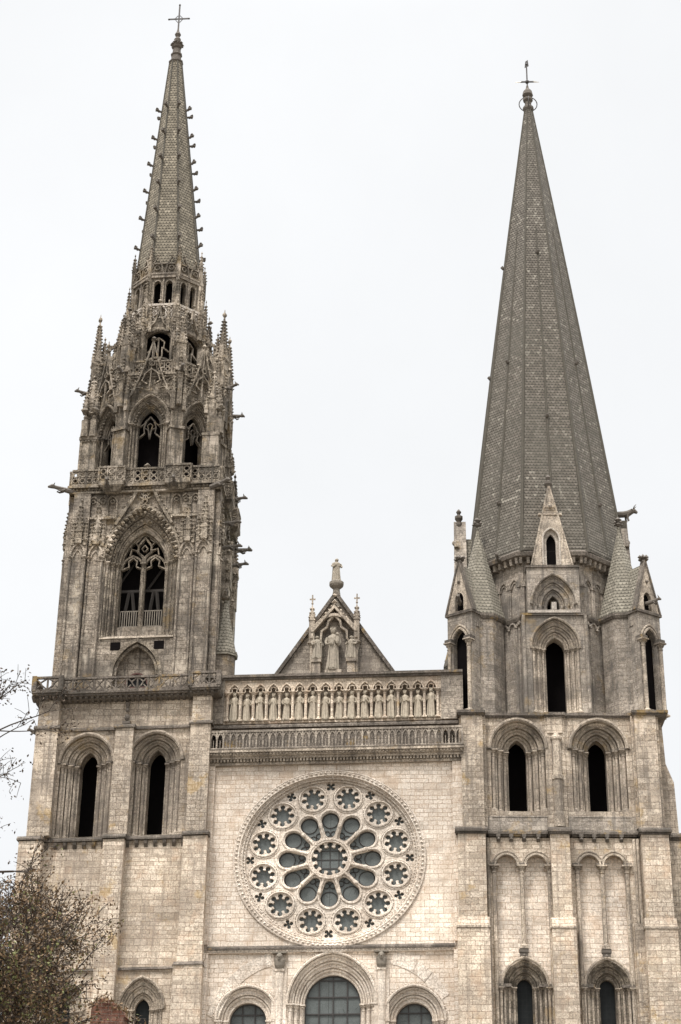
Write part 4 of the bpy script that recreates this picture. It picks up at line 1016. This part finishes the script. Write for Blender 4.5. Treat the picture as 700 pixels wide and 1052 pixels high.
# ledge
b = MB()
for (u0, u1, yy) in ((-.55,1.75,-1.1), (1.75,5.95,-.3), (5.95,7.6,-1.1), (7.6,12.25,-.3), (12.25,14.5,-1.1), (14.5,15.6,.4)):
    b.box(u0, u1, yy, .6, 31.5, 31.66); b.wedge(u0+.004, u1-.004, yy+.03, .6, 31.66, 31.85, yy+.2); b.box(u0+.05,u1-.05,yy+.12,.6,31.36,31.5)
b.box(14.4,15.6,.6,13.2,31.5,31.8)
b.build('string_course', M['ledge'], RT)
b = MB()
for u in (2.5, 3.4, 4.3, 5.3, 8.3, 9.2, 10.1, 11.1):
    b = MB(); b.wedge(u-.13,u+.13,-.02,.05,31.0,31.36,-.3); b.knob(u,-.28,31.15,.15); b.box(u-.14,u+.14,-.3,.05,31.3,31.5); b.build('corbel', M['dark'], RT)
# ---- second stage: two great windows
hs = []
for cx in (4.07, 9.83):
    wo, h = window(RT, TC, cx, 33.2, 37.8, [.66, 1.08, 1.5, 1.95], [1.0, 1.36, 1.72, 2.08], 0, .42, 2.2, edge=False, r=.14, hood=.24, hoodk=.0, smat=M['shaft'], impost=M['ledge'])
    hs.append(h)
    MB().wedge(cx-1.95, cx+1.95, -.06, 1.3, 32.75, 33.3, .9).build('sill', M['ledge'], wo)
MB().slab(rect(-.15, 13.95, 31.7, 40.3), hs, 0, 1.1).build('wall', ST, RT)
for u0_, u1_ in ((1.8, 5.98), (7.5, 12.2)): MB().wedge(u0_, u1_, -.12, .01, 31.84, 32.85, -.02).build('mossy_sill', M['drum'], RT)
shell(RT, ST, -.15, 13.95, 1.1, 14, 31.7, 40.3)
MB().box(.9, 12.9, 3.3, 3.4, 31.7, 40).build('inner_shade_panel', M['shade'], RT)  # black sheet, interior darkness painted behind the great windows
for (u0, u1, yy) in ((0,1.55,-.7), (12.42,13.95,-.7)):
    MB().box(u0, u1, yy, .01, 31.9, 40.2).build('buttress', ST, RT)
    MB().box(u0-.22 if u0 else -.1, u1+.22, yy+.35, .012, 31.9, 40.15).build('buttress', ST, RT)
b = MB().box(6.05, 7.45, -.14, .01, 31.9, 40.2); b.box(6.2,7.3,-.25,.01,38.9,40.2); b.build('pilaster', ST, RT)
b = MB(); b.lathe(6.82, -.22, [(.4,32.0),(.4,32.9),(.33,33.1),(.33,35.4),(.4,35.45),(.4,35.75),(.33,35.8),(.33,38.3),(.42,38.4),(.42,38.55),(.1,38.95)], 14); b.build('engaged_column', TC, RT)
b = MB(); b.add([(13.9,1,31.8),(15.3,1,31.8),(15.3,3.6,31.8),(13.9,3.6,31.8),(13.9,1,40.2),(14.6,1,40.2),(14.6,3.6,40.2),(13.9,3.6,40.2),(15.2,1,35.6),(15.2,3.6,35.6),(14.7,1,37.0),(14.7,3.6,37.0)],
  [(0,1,8,10,5,4),(3,2,9,11,7-1,7),(1,2,9,8),(8,9,11,10),(10,11,6,5),(4,5,6,7),(0,3,7,4)]); b.build('buttress', ST, RT)
b = MB()
for (u0, u1, yy) in ((-.3,1.75,-.95), (1.75,6.0,-.25), (6.0,7.5,-.42), (7.5,12.25,-.25), (12.25,14.85,-.95)):
    b.box(u0, u1, yy, 1.2, 40.22, 40.42); b.box(u0+.07, u1-.07, yy+.12, 1.2, 40.08, 40.22)
b.box(-.3,14.85,1.2,14.4,40.22,40.42)
b.build('string_course', M['ledge'], RT)
# ---- octagonal drum
RX, RY, ROT = 7.1, 6.9, rad(3)
def rface(k, ap): return Matrix.Translation((RX, RY, 0)) @ Matrix.Rotation(ROT*0+k*PI/4, 4, 'Z') @ Matrix.Translation((0, -ap, 0))
for k in range(8):
    F = rface(k, 6.2*cos(PI/8))
    MB(F).slab(rect(-2.568, 2.568, 40.4, 48.4), [arch(0, .8, 40.6, 45.6, 1.3)] if k % 2 == 0 else [], 0, .8).build('drum', DR, RT)
    F = rface(k, 5.95*cos(PI/8))
    MB(F).slab(rect(-2.464, 2.464, 48.5, 53.3), [arch(0, .5, 48.6, 49.0, .8)] if k % 2 == 0 else [], 0, .8).build('drum', DR, RT)
MB().octo(RX, RY, [(4.6,40.5),(4.6,53.0)]).build('drum_shade_core', M['shade'], RT)  # black core paints the unlit inside of the drum
MB().octo(RX, RY, [(6.1,40.3),(6.1,40.45)]).build('drum_floor', M['ledge'], RT)
MB().octo(RX, RY, [(6.35,48.1),(6.45,48.35),(6.45,48.5),(6.2,48.55)]).build('string_course', M['ledge'], RT)
for k in range(8):
    F = rface(k, 6.2*cos(PI/8))
    b = MB(F)                                               # shafts and heads below the string
    for u in (-2.2, -1.9, 1.9, 2.2): b.tube([(u,-.05,40.5),(u,-.05,47.6)], .13, 8)
    for i in range(7): u = -2.3+i*.77; b.strip(arc(u, .3, 47.75, .3, 4), .12, -.16, .02); b.knob(u+.38, -.12, 47.6, .16)
    b.build('drum_shafts', DR, RT)
    F = rface(k, 5.95*cos(PI/8))
    for u in (-1.65, -.55, .55, 1.65):
        b = MB(F); b.strip(arc(u, .46, 51.1, .62, 6), .16, -.16, .02); b.strip(arc(u, .3, 51.0, .45, 5), .08, -.1, .02)
        for s in (-1, 1): b.tube([(u+s*.46,-.08,48.6),(u+s*.46,-.08,51.0)], .09, 7); b.box(u+s*.46-.15,u+s*.46+.15,-.22,.02,50.95,51.15)
        b.build('blind_arch', DR, RT)
    F = rface(k, 6.0)
    b = MB(F)
    for i in range(9): u = -2.3+i*.575; b.wedge(u-.11, u+.11, .0, .55, 52.75, 53.2, -.08); b.knob(u, .05, 52.85, .13)
    b.build('corbel_table', DR, RT)
MB().octo(RX, RY, [(6.2,53.1),(6.75,53.25),(6.82,53.55),(6.6,53.75)]).build('spire_cornice', M['ledge'], RT)
# ---- spire
S0, S1, R0, R1, LEAN = 53.6, 100.4, 6.6, .34, .2
def rs(z): f = (z-S0)/(S1-S0); return R0+(R1-R0)*f+.35*sin(PI*min(1, f*1.0))*.35, LEAN*f
zz = [S0+(S1-S0)*i/12 for i in range(13)]
rsp = MB().octo(RX, RY, [(R0+.05, 53.72), (R0+.08, 53.9)] + [(rs(z)[0], z, rs(z)[1]) for z in zz[1:]], PI/8+ROT).build('spire', M['spireR'], RT)
for i in range(8):
    a = PI/8+ROT+i*PI/4
    b = MB().tube([(RX+rs(z)[1]+rs(z)[0]*sin(a), RY-rs(z)[0]*cos(a), z) for z in zz], [.15-.008*j for j in range(13)], 6); b.build('spire_rib', M['rib'], rsp)
    a = ROT+i*PI/4; b = MB(); zl = [54.2+i2*(86-54.2)/10 for i2 in range(11)]; q = cos(PI/8)
    b.tube([(RX+rs(z)[1]+rs(z)[0]*q*sin(a), RY-rs(z)[0]*q*cos(a), z) for z in zl], [.12-.006*j for j in range(11)], 6)
    b.build('spire_rib', M['rib'], rsp)
    for z in ((58.5, 72.0) if i % 2 else (66.0+3*(i%4), 83.0)):
        r, c = rs(z); r *= q; x, y = RX+c+r*sin(a), RY-r*cos(a)
        T = Matrix.Translation((x, y, z)) @ Matrix.Rotation(a, 4, 'Z')
        b = MB(T); b.ball(0,-.12,.1,.17,7); b.ball(0,-.26,.16,.1,6); b.knob(.1,-.2,.24,.07); b.knob(-.1,-.2,.24,.07); b.build('carved_head', M['dark'], rsp)
tx = RX+LEAN
b = MB(); b.octo(tx, RY, [(.4,100.1),(.5,100.3),(.5,100.5),(.3,100.7),(.3,101.1),(.45,101.3),(.45,101.5),(.25,101.6),(.5,101.9),(.42,102.3),(.14,102.7),(.1,103.0)], n=10); b.build('finial', M['dark'], RT)
b = MB(); b.tube([(tx+.82*cos(i*PI/14), RY, 100.9+.82*sin(i*PI/14)) for i in range(29)], .05, 5); b.tube([(tx, RY+.75*cos(i*PI/14), 100.9+.75*sin(i*PI/14)) for i in range(29)], .04, 5)
b.build('lightning_ring', M['iron'], RT)
b = MB(); b = MB(Matrix.Translation((0,0,-1.2))); b.box(tx-.06, tx+.06, RY-.05, RY+.05, 104, 107.0); b.box(tx-.6, tx+.6, RY-.05, RY+.05, 104.62, 104.74); b.ball(tx, RY, 104.68, .2, 8); b.ball(tx, RY, 106.7, .13, 6); b.prism([(tx-.18,106.3),(tx+.2,106.5),(tx+.14,107.2),(tx-.1,107.0)], RY-.03, RY+.03)
cr = b.build('cross', M['iron'], RT)
for s in (-1,1): MB().tube([(tx+s*.55,RY,103.48),(tx+s*1.1,RY,103.42)], [.07,.02], 5).build('cross_tip', M['gilt'], cr)
# ---- gabled dormers on the four cardinal faces
for k in (0, 2, 4, 6):
    P0 = {0: 7.2, 2: 7.0, 4: 7.2, 6: 7.5}[k]
    F = rface(k, P0)
    big = k in (0, 4)
    ox = .02
    # lower storey: tall arched opening
    wo, h = window(RT, TC, 0, 40.55, 45.6, [.7, 1.05, 1.4, 1.75], [.95, 1.4, 1.8, 2.25], .4, .22, 2.0, F, r=.11, hood=.14, smat=TC, name='drum_window')
    MB(F).slab(rect(-2.45, 2.45, 40.4, 48.3), [h], .4, 1.9).build('dormer_wall', DR, RT)
    for u in (-2.3, 2.3): MB(F).tube([(u, .35, 40.5), (u, .35, 48.1)], .14, 8).build('colonnette', DR, RT)
    b = MB(F).box(-2.5, 2.5, .25, 1.9, 48.1, 48.28); b.build('string_course', M['ledge'], RT)
    # middle storey
    wo, h = window(RT, DR, 0, 48.5, 49.0, [.46, .85, 1.25, 1.62], [.85, 1.35, 1.85, 2.35], .3, .2, 1.7, F, r=.09, hood=.16, shafts=False, smat=DR, name='dormer_window')
    MB(F).slab(rect(-1.95, 1.95, 48.28, 51.95), [h], .3, 1.6).build('dormer_wall', DR, RT)
    b = MB(F); b.box(-.16,.2,.25,.8,48.55,49.15); b.box(-1.95,1.95,.2,.5,48.28,48.5); b.build('sill', M['gablec'], wo)
    MB(F).box(-2.0, 2.0, .18, 1.6, 51.95, 52.12).build('string_course', M['ledge'], RT)
    # gable
    g0 = .35; zt = 58.7 if big else 58.8; GM = TC if big else DR
    hole = arch(0, .6, 52.2, 54.3, .9, 6)
    MB(F).slab([(-1.5, 52.1), (1.5, 52.1), (0, zt)], [hole], g0, g0+.8).build('gable', GM, RT)
    b = MB(F); b.band(arch(0,.36,52.2,54.1,.75,6), arch(0,.6,52.2,54.3,.9,6), g0+.25, g0+.54); b.tube([(x,g0-.02,z) for x,z in arch(0,.64,52.2,54.3,.95,6)], .07, 5); b.build('gable_window', M['gablec'], RT)
    MB(F).box(-.45,.45,g0+.55,g0+.6,52.15,55.2).build('opening_shade', M['shade'], RT)  # black panel paints the shade in the gable window
    b = MB(F); b.box(-.9, .9, g0-.06, g0+.3, 56.35, 56.5); b.ball(0, g0, 57.05, .24, 8); b.box(-.35,.35,g0-.04,g0,56.75,57.35); b.ball(-.3,g0,57.0,.12,6); b.ball(.3,g0,57.0,.12,6)
    for s in (-1, 1): b.strip([(s*1.56, 52.15), (s*.03, zt+.1)], .12, g0-.06, g0+.9)
    b.build('gable_carving', GM, RT)
    b = MB(F); b.add([(-1.3,g0+.8,52.1),(1.3,g0+.8,52.1),(0,g0+.8,57.4),(-1.3,4.0,52.1),(1.3,4.0,52.1),(0,4.0,57.4)], [(0,2,5,3),(2,1,4,5),(3,5,4)]); b.build('dormer_roof', M['spireT'], RT)
    if k == 2:                                              # the horned beast stands here
        MB(F).box(-.25,.25,g0,g0+.8,zt-.9,zt+.1).build('finial', M['rib'], RT)
    else:
        b = MB(F); b.octo(0, g0+.35, [(.12,zt-.6),(.3,zt-.2),(.3,zt),(.14,zt+.1),(.34,zt+.4),(.34,zt+.6),(.1,zt+.75),(.22,zt+1.0),(.05,zt+1.25)]); b.build('finial', M['dark'], RT)
# ---- four corner turrets
for (cx, cy, a) in ((1.45, 2.35, -rad(37)), (12.75, 2.35, rad(37)), (1.45, 11.5, -rad(143)), (12.75, 11.5, rad(143))):
    C = Matrix.Translation((cx, cy, 0)) @ Matrix.Rotation(a, 4, 'Z')
    tb = MB(C); tb.octo(0, .3, [(1.85,40.4),(1.85,48.4)]); tb.build('corner_turret', DR, RT)
    b = MB(C); b.octo(0, .3, [(1.95,48.2),(2.08,48.4),(2.08,48.6),(1.9,48.65)]); b.build('string_course', M['ledge'], RT)
    b = MB(C); b.octo(0, .3, [(2.0,48.62),(.12,56.0),(.1,56.4)]); b.build('turret_spire', M['spireT'], RT)
    b = MB(C); b.octo(0, .3, [(.1,56.5),(.26,56.65),(.12,56.8),(.3,57.05),(.05,57.3)])
    for i in range(4): b.knob(.34*cos(i*PI/2), .3+.34*sin(i*PI/2), 56.75, .16)
    b.build('finial', M['dark'], RT)
    # open gabled porch facing outwards
    y0 = -2.3
    h = arch(0, .62, 40.9, 46.2, .95, 7)
    po = MB(C).slab([(-1.12,40.4),(1.12,40.4),(1.12,48.4),(-1.12,48.4)], [h], y0, y0+.5).build('porch', DR, RT)
    MB(C).slab([(-1.12,47.4),(1.12,47.4),(1.12,48.4),(-1.12,48.4)], [], y0+.5, -1.3).build('porch_vault', DR, po)
    MB(C).box(-.8,.8,y0+.56,y0+.6,40.5,47.3).build('opening_shade', M['shade'], po)  # black panel paints the porch's inner shadow
    for s in (-1,1): MB(C).box(s*.95-.12, s*.95+.12, y0+.5, -1.3, 40.4, 47.38).build('porch_side', DR, po)
    b = MB(C); b.tube([(x,y0-.03,z) for x,z in arc(0,.7,46.2,1.05,7)], .1, 6); b.tube([(x,y0-.03,z) for x,z in arc(0,.92,46.2,1.3,7)], .08, 6)
    b.build('hood_mould', TC, po)
    for s in (-1,1):
        colonnette(MB(C), s*.88, y0-.12, 40.5, 46.2, .15, .5).build('colonnette', TC, po); MB(C).box(s*.88-.3, s*.88+.3, y0-.34, y0+.3, 46.2, 46.45).build('impost', M['ledge'], po)
    b = MB(C).box(-1.25, 1.25, y0-.14, -1.3, 48.35, 48.55); b.build('string_course', M['ledge'], po)
    MB(C).box(-.5,.5,y0+.32,y0+.36,48.56,50.4).build('opening_shade', M['shade'], po)  # black panel, shade painted behind the gable's small opening
    MB(C).slab([(-1.15,48.55),(1.15,48.55),(0,52.6)], [arch(0,.38,48.65,49.6,.55,5)], y0, y0+.3).build('porch_gable', TC, po)
    b = MB(C)
    for s in (-1,1): b.strip([(s*1.24,48.5),(0,52.75)], .14, y0-.08, y0+.4)
    b.ball(0,y0-.05,51.0,.14,6); b.build('gable_coping', M['ledge'], po)
    b = MB(C); b.add([(-1.0,y0+.3,48.5),(1.0,y0+.3,48.5),(0,y0+.3,52.5),(-1.0,-.6,48.5),(1.0,-.6,48.5),(0,-.4,52.5)], [(0,2,5,3),(2,1,4,5),(3,5,4)]); b.build('porch_roof', M['spireT'], po)
    b = MB(C); b.octo(0,y0+.15,[(.1,52.5),(.2,52.7),(.1,52.85)]); b.knob(0,y0+.15,53.0,.3)
    for i in range(4): b.knob(.34*cos(i*PI/2), y0+.15+.34*sin(i*PI/2), 52.95, .2)
    b.build('finial', M['dark'], po)
    gargoyle(.1, y0-.1, 49.3, -PI/2+.5, .9, .8, C).build('gargoyle', M['dark'], RT)
gargoyle(3.2, 1.9, 53.4, -PI/2-.3, .8, .9).build('gargoyle', M['dark'], RT)
# horned beast on the right-hand gable
bx, by, bz = FR.world(13.5, 6.9, 58.9)
o = MB()
o.tube([(-.85,0,.62),(-.4,0,.72),(.1,0,.72),(.55,0,.78),(.95,0,.98),(1.2,0,1.0),(1.45,0,.8)], [.2,.3,.3,.3,.25,.22,.12], 9)
for x in (-.7,-.5,.35,.55):
    o.tube([(x,.14 if x in (-.7,.35) else -.14,.6),(x-.05,.15 if x in (-.7,.35) else -.15,.3),(x+.02,.15 if x in (-.7,.35) else -.15,0)], [.15,.1,.1], 6)
for s in (-1,1): o.tube([(1.1,s*.12,1.15),(1.2,s*.25,1.35),(1.4,s*.25,1.55)], [.07,.05,.02], 5); o.tube([(1.02,s*.15,1.05),(.9,s*.35,1.08)], [.07,.04], 5)
o.tube([(-.85,0,.7),(-1.05,0,.6),(-1.05,0,.2)], [.06,.05,.07], 5)
ob = o.build('beast_statue', M['dark'], None, k=0); ob.location = (bx, by, bz); ob.rotation_euler = (0,0,-.1); ob.scale = (.82,.82,.9)
tag(ob, 'dark horned stone beast standing on the thin gable tip right of the plain spire', 'statue')

# ================================================================== GROUND, TREES, HOUSE
SH['k'] = 0.0
gm, t, bs = nt('square_paving')
P = nd(t, 'ShaderNodeTexCoord').outputs['Object']
bk = nd(t, 'ShaderNodeTexBrick', Scale=1.0); bk.inputs['Brick Width'].default_value = .6; bk.inputs['Row Height'].default_value = .3; bk.inputs['Mortar Size'].default_value = .012
for k, c in (('Color1', (.19,.17,.145)), ('Color2', (.13,.118,.1)), ('Mortar', (.1,.09,.08))): bk.inputs[k].default_value = (*c, 1)
t.links.new(P, bk.inputs['Vector'])
far = ramp(t, noise(t, P, .02, 4), .4, .6)
t.links.new(mixc(t, .5, bk.outputs['Color'], mixc(t, far, (.6,.57,.5), (1,1,1)), 'MULTIPLY'), bs.inputs['Base Color']); bs.inputs['Roughness'].default_value = .9
g = MB(); g.add([(-2500,-2500,0),(2500,-2500,0),(2500,2500,0),(-2500,2500,0)], [(0,1,2,3)])
tag(g.build('ground', gm, None), kind='structure')

bark = plain('grey_brown_bark', (.04,.031,.024), .95, var=.5, scale=4, bump=.6)
twig = plain('dark_twig_bark', (.032,.024,.018), .95, var=.4, scale=4)
leaf_b = plain('dry_brown_leaf', (.13,.082,.042), .9, var=.6, scale=2)
leaf_d = plain('dark_seed_cluster', (.055,.037,.024), .9, var=.5, scale=2)
leaf_g = plain('dull_green_leaf', (.11,.11,.04), .85, var=.5, scale=2)

def leaf(b, p, s, R, long=1.6):
    a = Vector((R.gauss(0,1), R.gauss(0,1), R.gauss(0,1)-.4)).normalized()
    c = a.cross(Vector((R.gauss(0,1), R.gauss(0,1), R.gauss(0,1)))).normalized()
    p = Vector(p); q = a*s*long
    b.add([p, p+q*.45+c*s*.45, p+q, p+q*.5-c*s*.45], [(0,1,2,3)])

def make_tree(name, loc, height, spread, label, leaves, seed, levels=6, first=.22, up=.25, bias=(0,0,0), leafs=.2, r0=.2, envelope=None, rise0=.55, top=.5, limbs=7, rmin=.012):
    R = random.Random(seed)
    root = empty(name, loc); tag(root, label, 'tree')
    tr, br, tw = MB(), MB(), MB(); tips = []
    bias = Vector(bias)
    def grow(p, d, L, r, lev):
        if envelope and lev > 1:
            e = envelope; q = p + Vector(loc)
            if ((q.x-e[0])/e[2])**2 + ((q.z-e[1])/e[3])**2 + ((q.y-loc[1])/e[4])**2 > 1: L = min(L, .9); r = min(r, .03); lev = levels
        n = 4; pts = [p.copy()]; rr = [r]
        for i in range(n):
            d = (d + Vector((R.gauss(0,.13), R.gauss(0,.13), R.gauss(0,.1)+.05*up)) + bias*.03).normalized()
            p = p + d*(L/n); pts.append(p.copy()); rr.append(max(rmin, r*(1-.42*(i+1)/n)))
        tgt = br if lev < 3 else tw
        tgt.tube(pts, rr, 6 if lev < 3 else 3, False)
        if lev >= 3:
            for q in pts[1:]:
                if R.random() < .8:
                    e_ = (d*.5+Vector((R.gauss(0,.7), R.gauss(0,.7), R.gauss(0,.5)+.2))).normalized()*R.uniform(.25,.7)
                    tw.tube([q, q+e_*.5+Vector((0,0,.03)), q+e_], [rmin*.9, rmin*.8, rmin*.6], 3, False); tips.append((q+e_, e_))
        if lev >= levels-1: tips.append((p, d)); tips.append((pts[2], d))
        if lev >= levels: return
        k = 2 if R.random() < .45 else 3
        for i in range(k):
            ax = d.cross(Vector((R.gauss(0,1), R.gauss(0,1), R.gauss(0,1)))).normalized()
            ang = R.uniform(.3, .85) if i else R.uniform(.1, .4)
            nd_ = (Matrix.Rotation(ang, 3, ax) @ d + Vector((0,0,up*.3))).normalized()
            q = p if i < 2 else pts[R.randint(2, 3)]
            grow(q, nd_, L*R.uniform(.62,.86), rr[-1]*(.85 if i == 0 else .66), lev+1)
    H0 = height*first
    tp = [Vector((0,0,-.1)), Vector((.05,0,H0*.4)), Vector((.0,.1,H0)), Vector((.1,.05,height*top))]
    tr.tube(tp, [r0*1.35, r0*1.05, r0*.9, r0*.55], 9)
    for i in range(limbs):
        f = i/(limbs-1); a = i*2.4+R.uniform(-.3,.3)
        p = tp[2].lerp(tp[3], f)
        d = Vector((cos(a), sin(a), rise0+.9*f)).normalized() + bias*.3
        grow(p, d.normalized(), spread*R.uniform(.36,.5), r0*.42, 1)
    tr.build('trunk', bark, root); br.build('branches', bark, root); tag(tw.build('twigs', twig, root), kind='stuff')
    for nm, mat, frac, cnt, s in leaves:
        b = MB()
        for p, d in tips:
            if R.random() > frac: continue
            for _ in range(cnt): leaf(b, p+Vector((R.gauss(0,1),R.gauss(0,1),R.gauss(0,1)-.4))*s*1.5, s*R.uniform(.6,1.2), R)
        if b.v: tag(b.build(nm, mat, root), kind='stuff')
    return root

# bare late-autumn trees before the left tower
make_tree('bare_tree', (-6.9, -62, 0), 15.0, 7.2, 'spreading brown autumn tree with fine branching twigs before the left tower foot', [('brown_leaves', leaf_b, .7, 6, .075), ('seed_clusters', leaf_d, .5, 5, .07), ('green_leaves', leaf_g, .12, 4, .07)], 11, levels=7, first=.3, up=.12, bias=(.2,0,0), r0=.17, envelope=(-6.6, 9.4, 3.5, 4.9, 5.0), rise0=.2, top=.75, limbs=14, rmin=.013)
make_tree('bare_tree', (-10.0, -57, 0), 23, 6.5, 'taller bare tree at the left picture edge with dark hanging seed clusters against the sky', [('seed_clusters', leaf_d, .6, 6, .085)], 23, levels=7, first=.68, up=.2, bias=(.2,0,0), r0=.16, envelope=(-10.2, 20.6, 2.5, 2.5, 4.0), rise0=.15, top=.9, limbs=12, rmin=.014)
make_tree('leafy_tree', (-5.0, -68, 0), 9.6, 4.6, 'low bushy tree still in olive and brown leaf, under the bare autumn tree', [('brown_leaves', leaf_b, .6, 6, .075), ('green_leaves', leaf_g, .25, 5, .075), ('dark_leaves', leaf_d, .5, 6, .075)], 31, levels=6, first=.35, up=.3, r0=.13, envelope=(-4.7, 8.2, 2.9, 3.7, 3.2), rise0=.4, top=.7, limbs=12)
# brick house with a weathered chimney
bm_ = stone('old_red_brick', (.22,.095,.06), (.13,.06,.042), (.2,.165,.13), .24, .08, .012, (.09,.05,.04), .4, .3, .4)
tile = scales('brown_roof_tile', (.13,.075,.05), (.18,.1,.065), (.04,.03,.025), .22, .2, (.07,.05,.04))
hs_ = empty('brick_house', (-2.4, -66, 0)); tag(hs_, 'old red brick house with a broad weathered chimney beside the autumn tree', 'house')
MB().box(-3.5, 3.5, .6, 7, 0, 4.6).build('wall', bm_, hs_)
b = MB(); b.add([(-3.9,.2,4.4),(3.9,.2,4.4),(3.9,7.4,4.4),(-3.9,7.4,4.4),(-3.9,3.8,7.2),(3.9,3.8,7.2)], [(0,1,5,4),(2,3,4,5),(1,2,5),(3,0,4),(3,2,1,0)]); b.build('roof', tile, hs_)
b = MB(); b.prism([(.25,5.0),(1.32,5.0),(1.3,9.6),(1.36,9.62),(1.2,9.85),(.9,10.1),(.6,10.22),(.4,10.1),(.24,9.85)], 2.6, 3.5); ch = b.build('chimney', bm_, hs_)
b = MB(); R_ = random.Random(3)
for i in range(240):
    x = R_.uniform(.2, 1.4); leaf(b, (x, 2.55+R_.uniform(-.1,.5), 10.2-abs(x-.6)*.5+R_.gauss(0,.1)), R_.uniform(.05,.1), R_)
b.build('creeper', leaf_b, ch)

SKY0, SKYUP, SKYBACK, SUN, EXPO = 4.2, 34.0, 2.0, 1.5, 1.2

# ================================================================== SKY, SUN, CAMERA
w = bpy.data.worlds.new('World'); sc.world = w; w.use_nodes = True
t = w.node_tree; t.nodes.clear()
out = t.nodes.new('ShaderNodeOutputWorld'); bg = t.nodes.new('ShaderNodeBackground'); t.links.new(bg.outputs[0], out.inputs[0])
EL, RO = rad(56), rad(205)
sky = t.nodes.new('ShaderNodeTexSky'); sky.sky_type = 'NISHITA'; sky.sun_disc = False; sky.sun_elevation = EL; sky.sun_rotation = RO
tc = t.nodes.new('ShaderNodeTexCoord')
sep = t.nodes.new('ShaderNodeSeparateXYZ'); t.links.new(tc.outputs['Generated'], sep.inputs[0])
# overcast: cloud deck brighter overhead and towards the veiled sun in the south-west (behind the viewer)
up_ = ramp(t, sep.outputs[2], .66, 1.0)
back = ramp(t, mth(t, 'MULTIPLY', sep.outputs[1], -1.0), .0, .9)
cl = noise(t, tc.outputs['Generated'], 2.2, 6, .55)
clv = mth(t, 'ADD', 1.0, mth(t, 'MULTIPLY', mth(t, 'SUBTRACT', cl, .5), .3))
lum = mth(t, 'ADD', SKY0, mth(t, 'ADD', mth(t, 'MULTIPLY', up_, SKYUP), mth(t, 'MULTIPLY', back, SKYBACK)))
lum = mth(t, 'MULTIPLY', lum, clv)
vm = t.nodes.new('ShaderNodeVectorMath'); vm.operation = 'SCALE'; vm.inputs[0].default_value = (.98, .99, 1.0); t.links.new(lum, vm.inputs['Scale'])
col = mixc(t, .97, sky.outputs[0], vm.outputs[0])
t.links.new(col, bg.inputs[0]); bg.inputs[1].default_value = .1
sl = bpy.data.lights.new('sun', 'SUN'); sl.energy = SUN; sl.angle = rad(14); sl.color = (1, .965, .93)
so = bpy.data.objects.new('sun', sl); COL.objects.link(so)
dv = Vector((sin(RO)*cos(EL), cos(RO)*cos(EL), sin(EL)))
so.rotation_euler = dv.to_track_quat('Z', 'Y').to_euler(); so.location = dv*60

cam = bpy.data.cameras.new('camera'); co = bpy.data.objects.new('camera', cam); COL.objects.link(co); sc.camera = co
T_, PS, ROLL = rad(25), rad(3.5), rad(.83)
d = Vector((-sin(PS)*cos(T_), cos(PS)*cos(T_), sin(T_))); r0 = Vector((cos(PS), sin(PS), 0)); u0 = Vector((sin(PS)*sin(T_), -cos(PS)*sin(T_), cos(T_)))
r = r0*cos(ROLL) + u0*sin(ROLL); u = u0*cos(ROLL) - r0*sin(ROLL)
mt = Matrix((( r.x, u.x, -d.x), (r.y, u.y, -d.y), (r.z, u.z, -d.z))).to_4x4(); mt.translation = (8.855, -118, 1.6)
co.matrix_world = mt
cam.sensor_fit = 'VERTICAL'; cam.sensor_height = 36; cam.lens = 1737/1052*36; cam.clip_start = .1; cam.clip_end = 6000
sc.render.resolution_x, sc.render.resolution_y = 681, 1024
vs = sc.view_settings; vs.view_transform = 'Standard'; vs.look = 'None'; vs.gamma = 1; vs.exposure = EXPO; vs.use_curve_mapping = False
sc.render.engine = 'CYCLES'
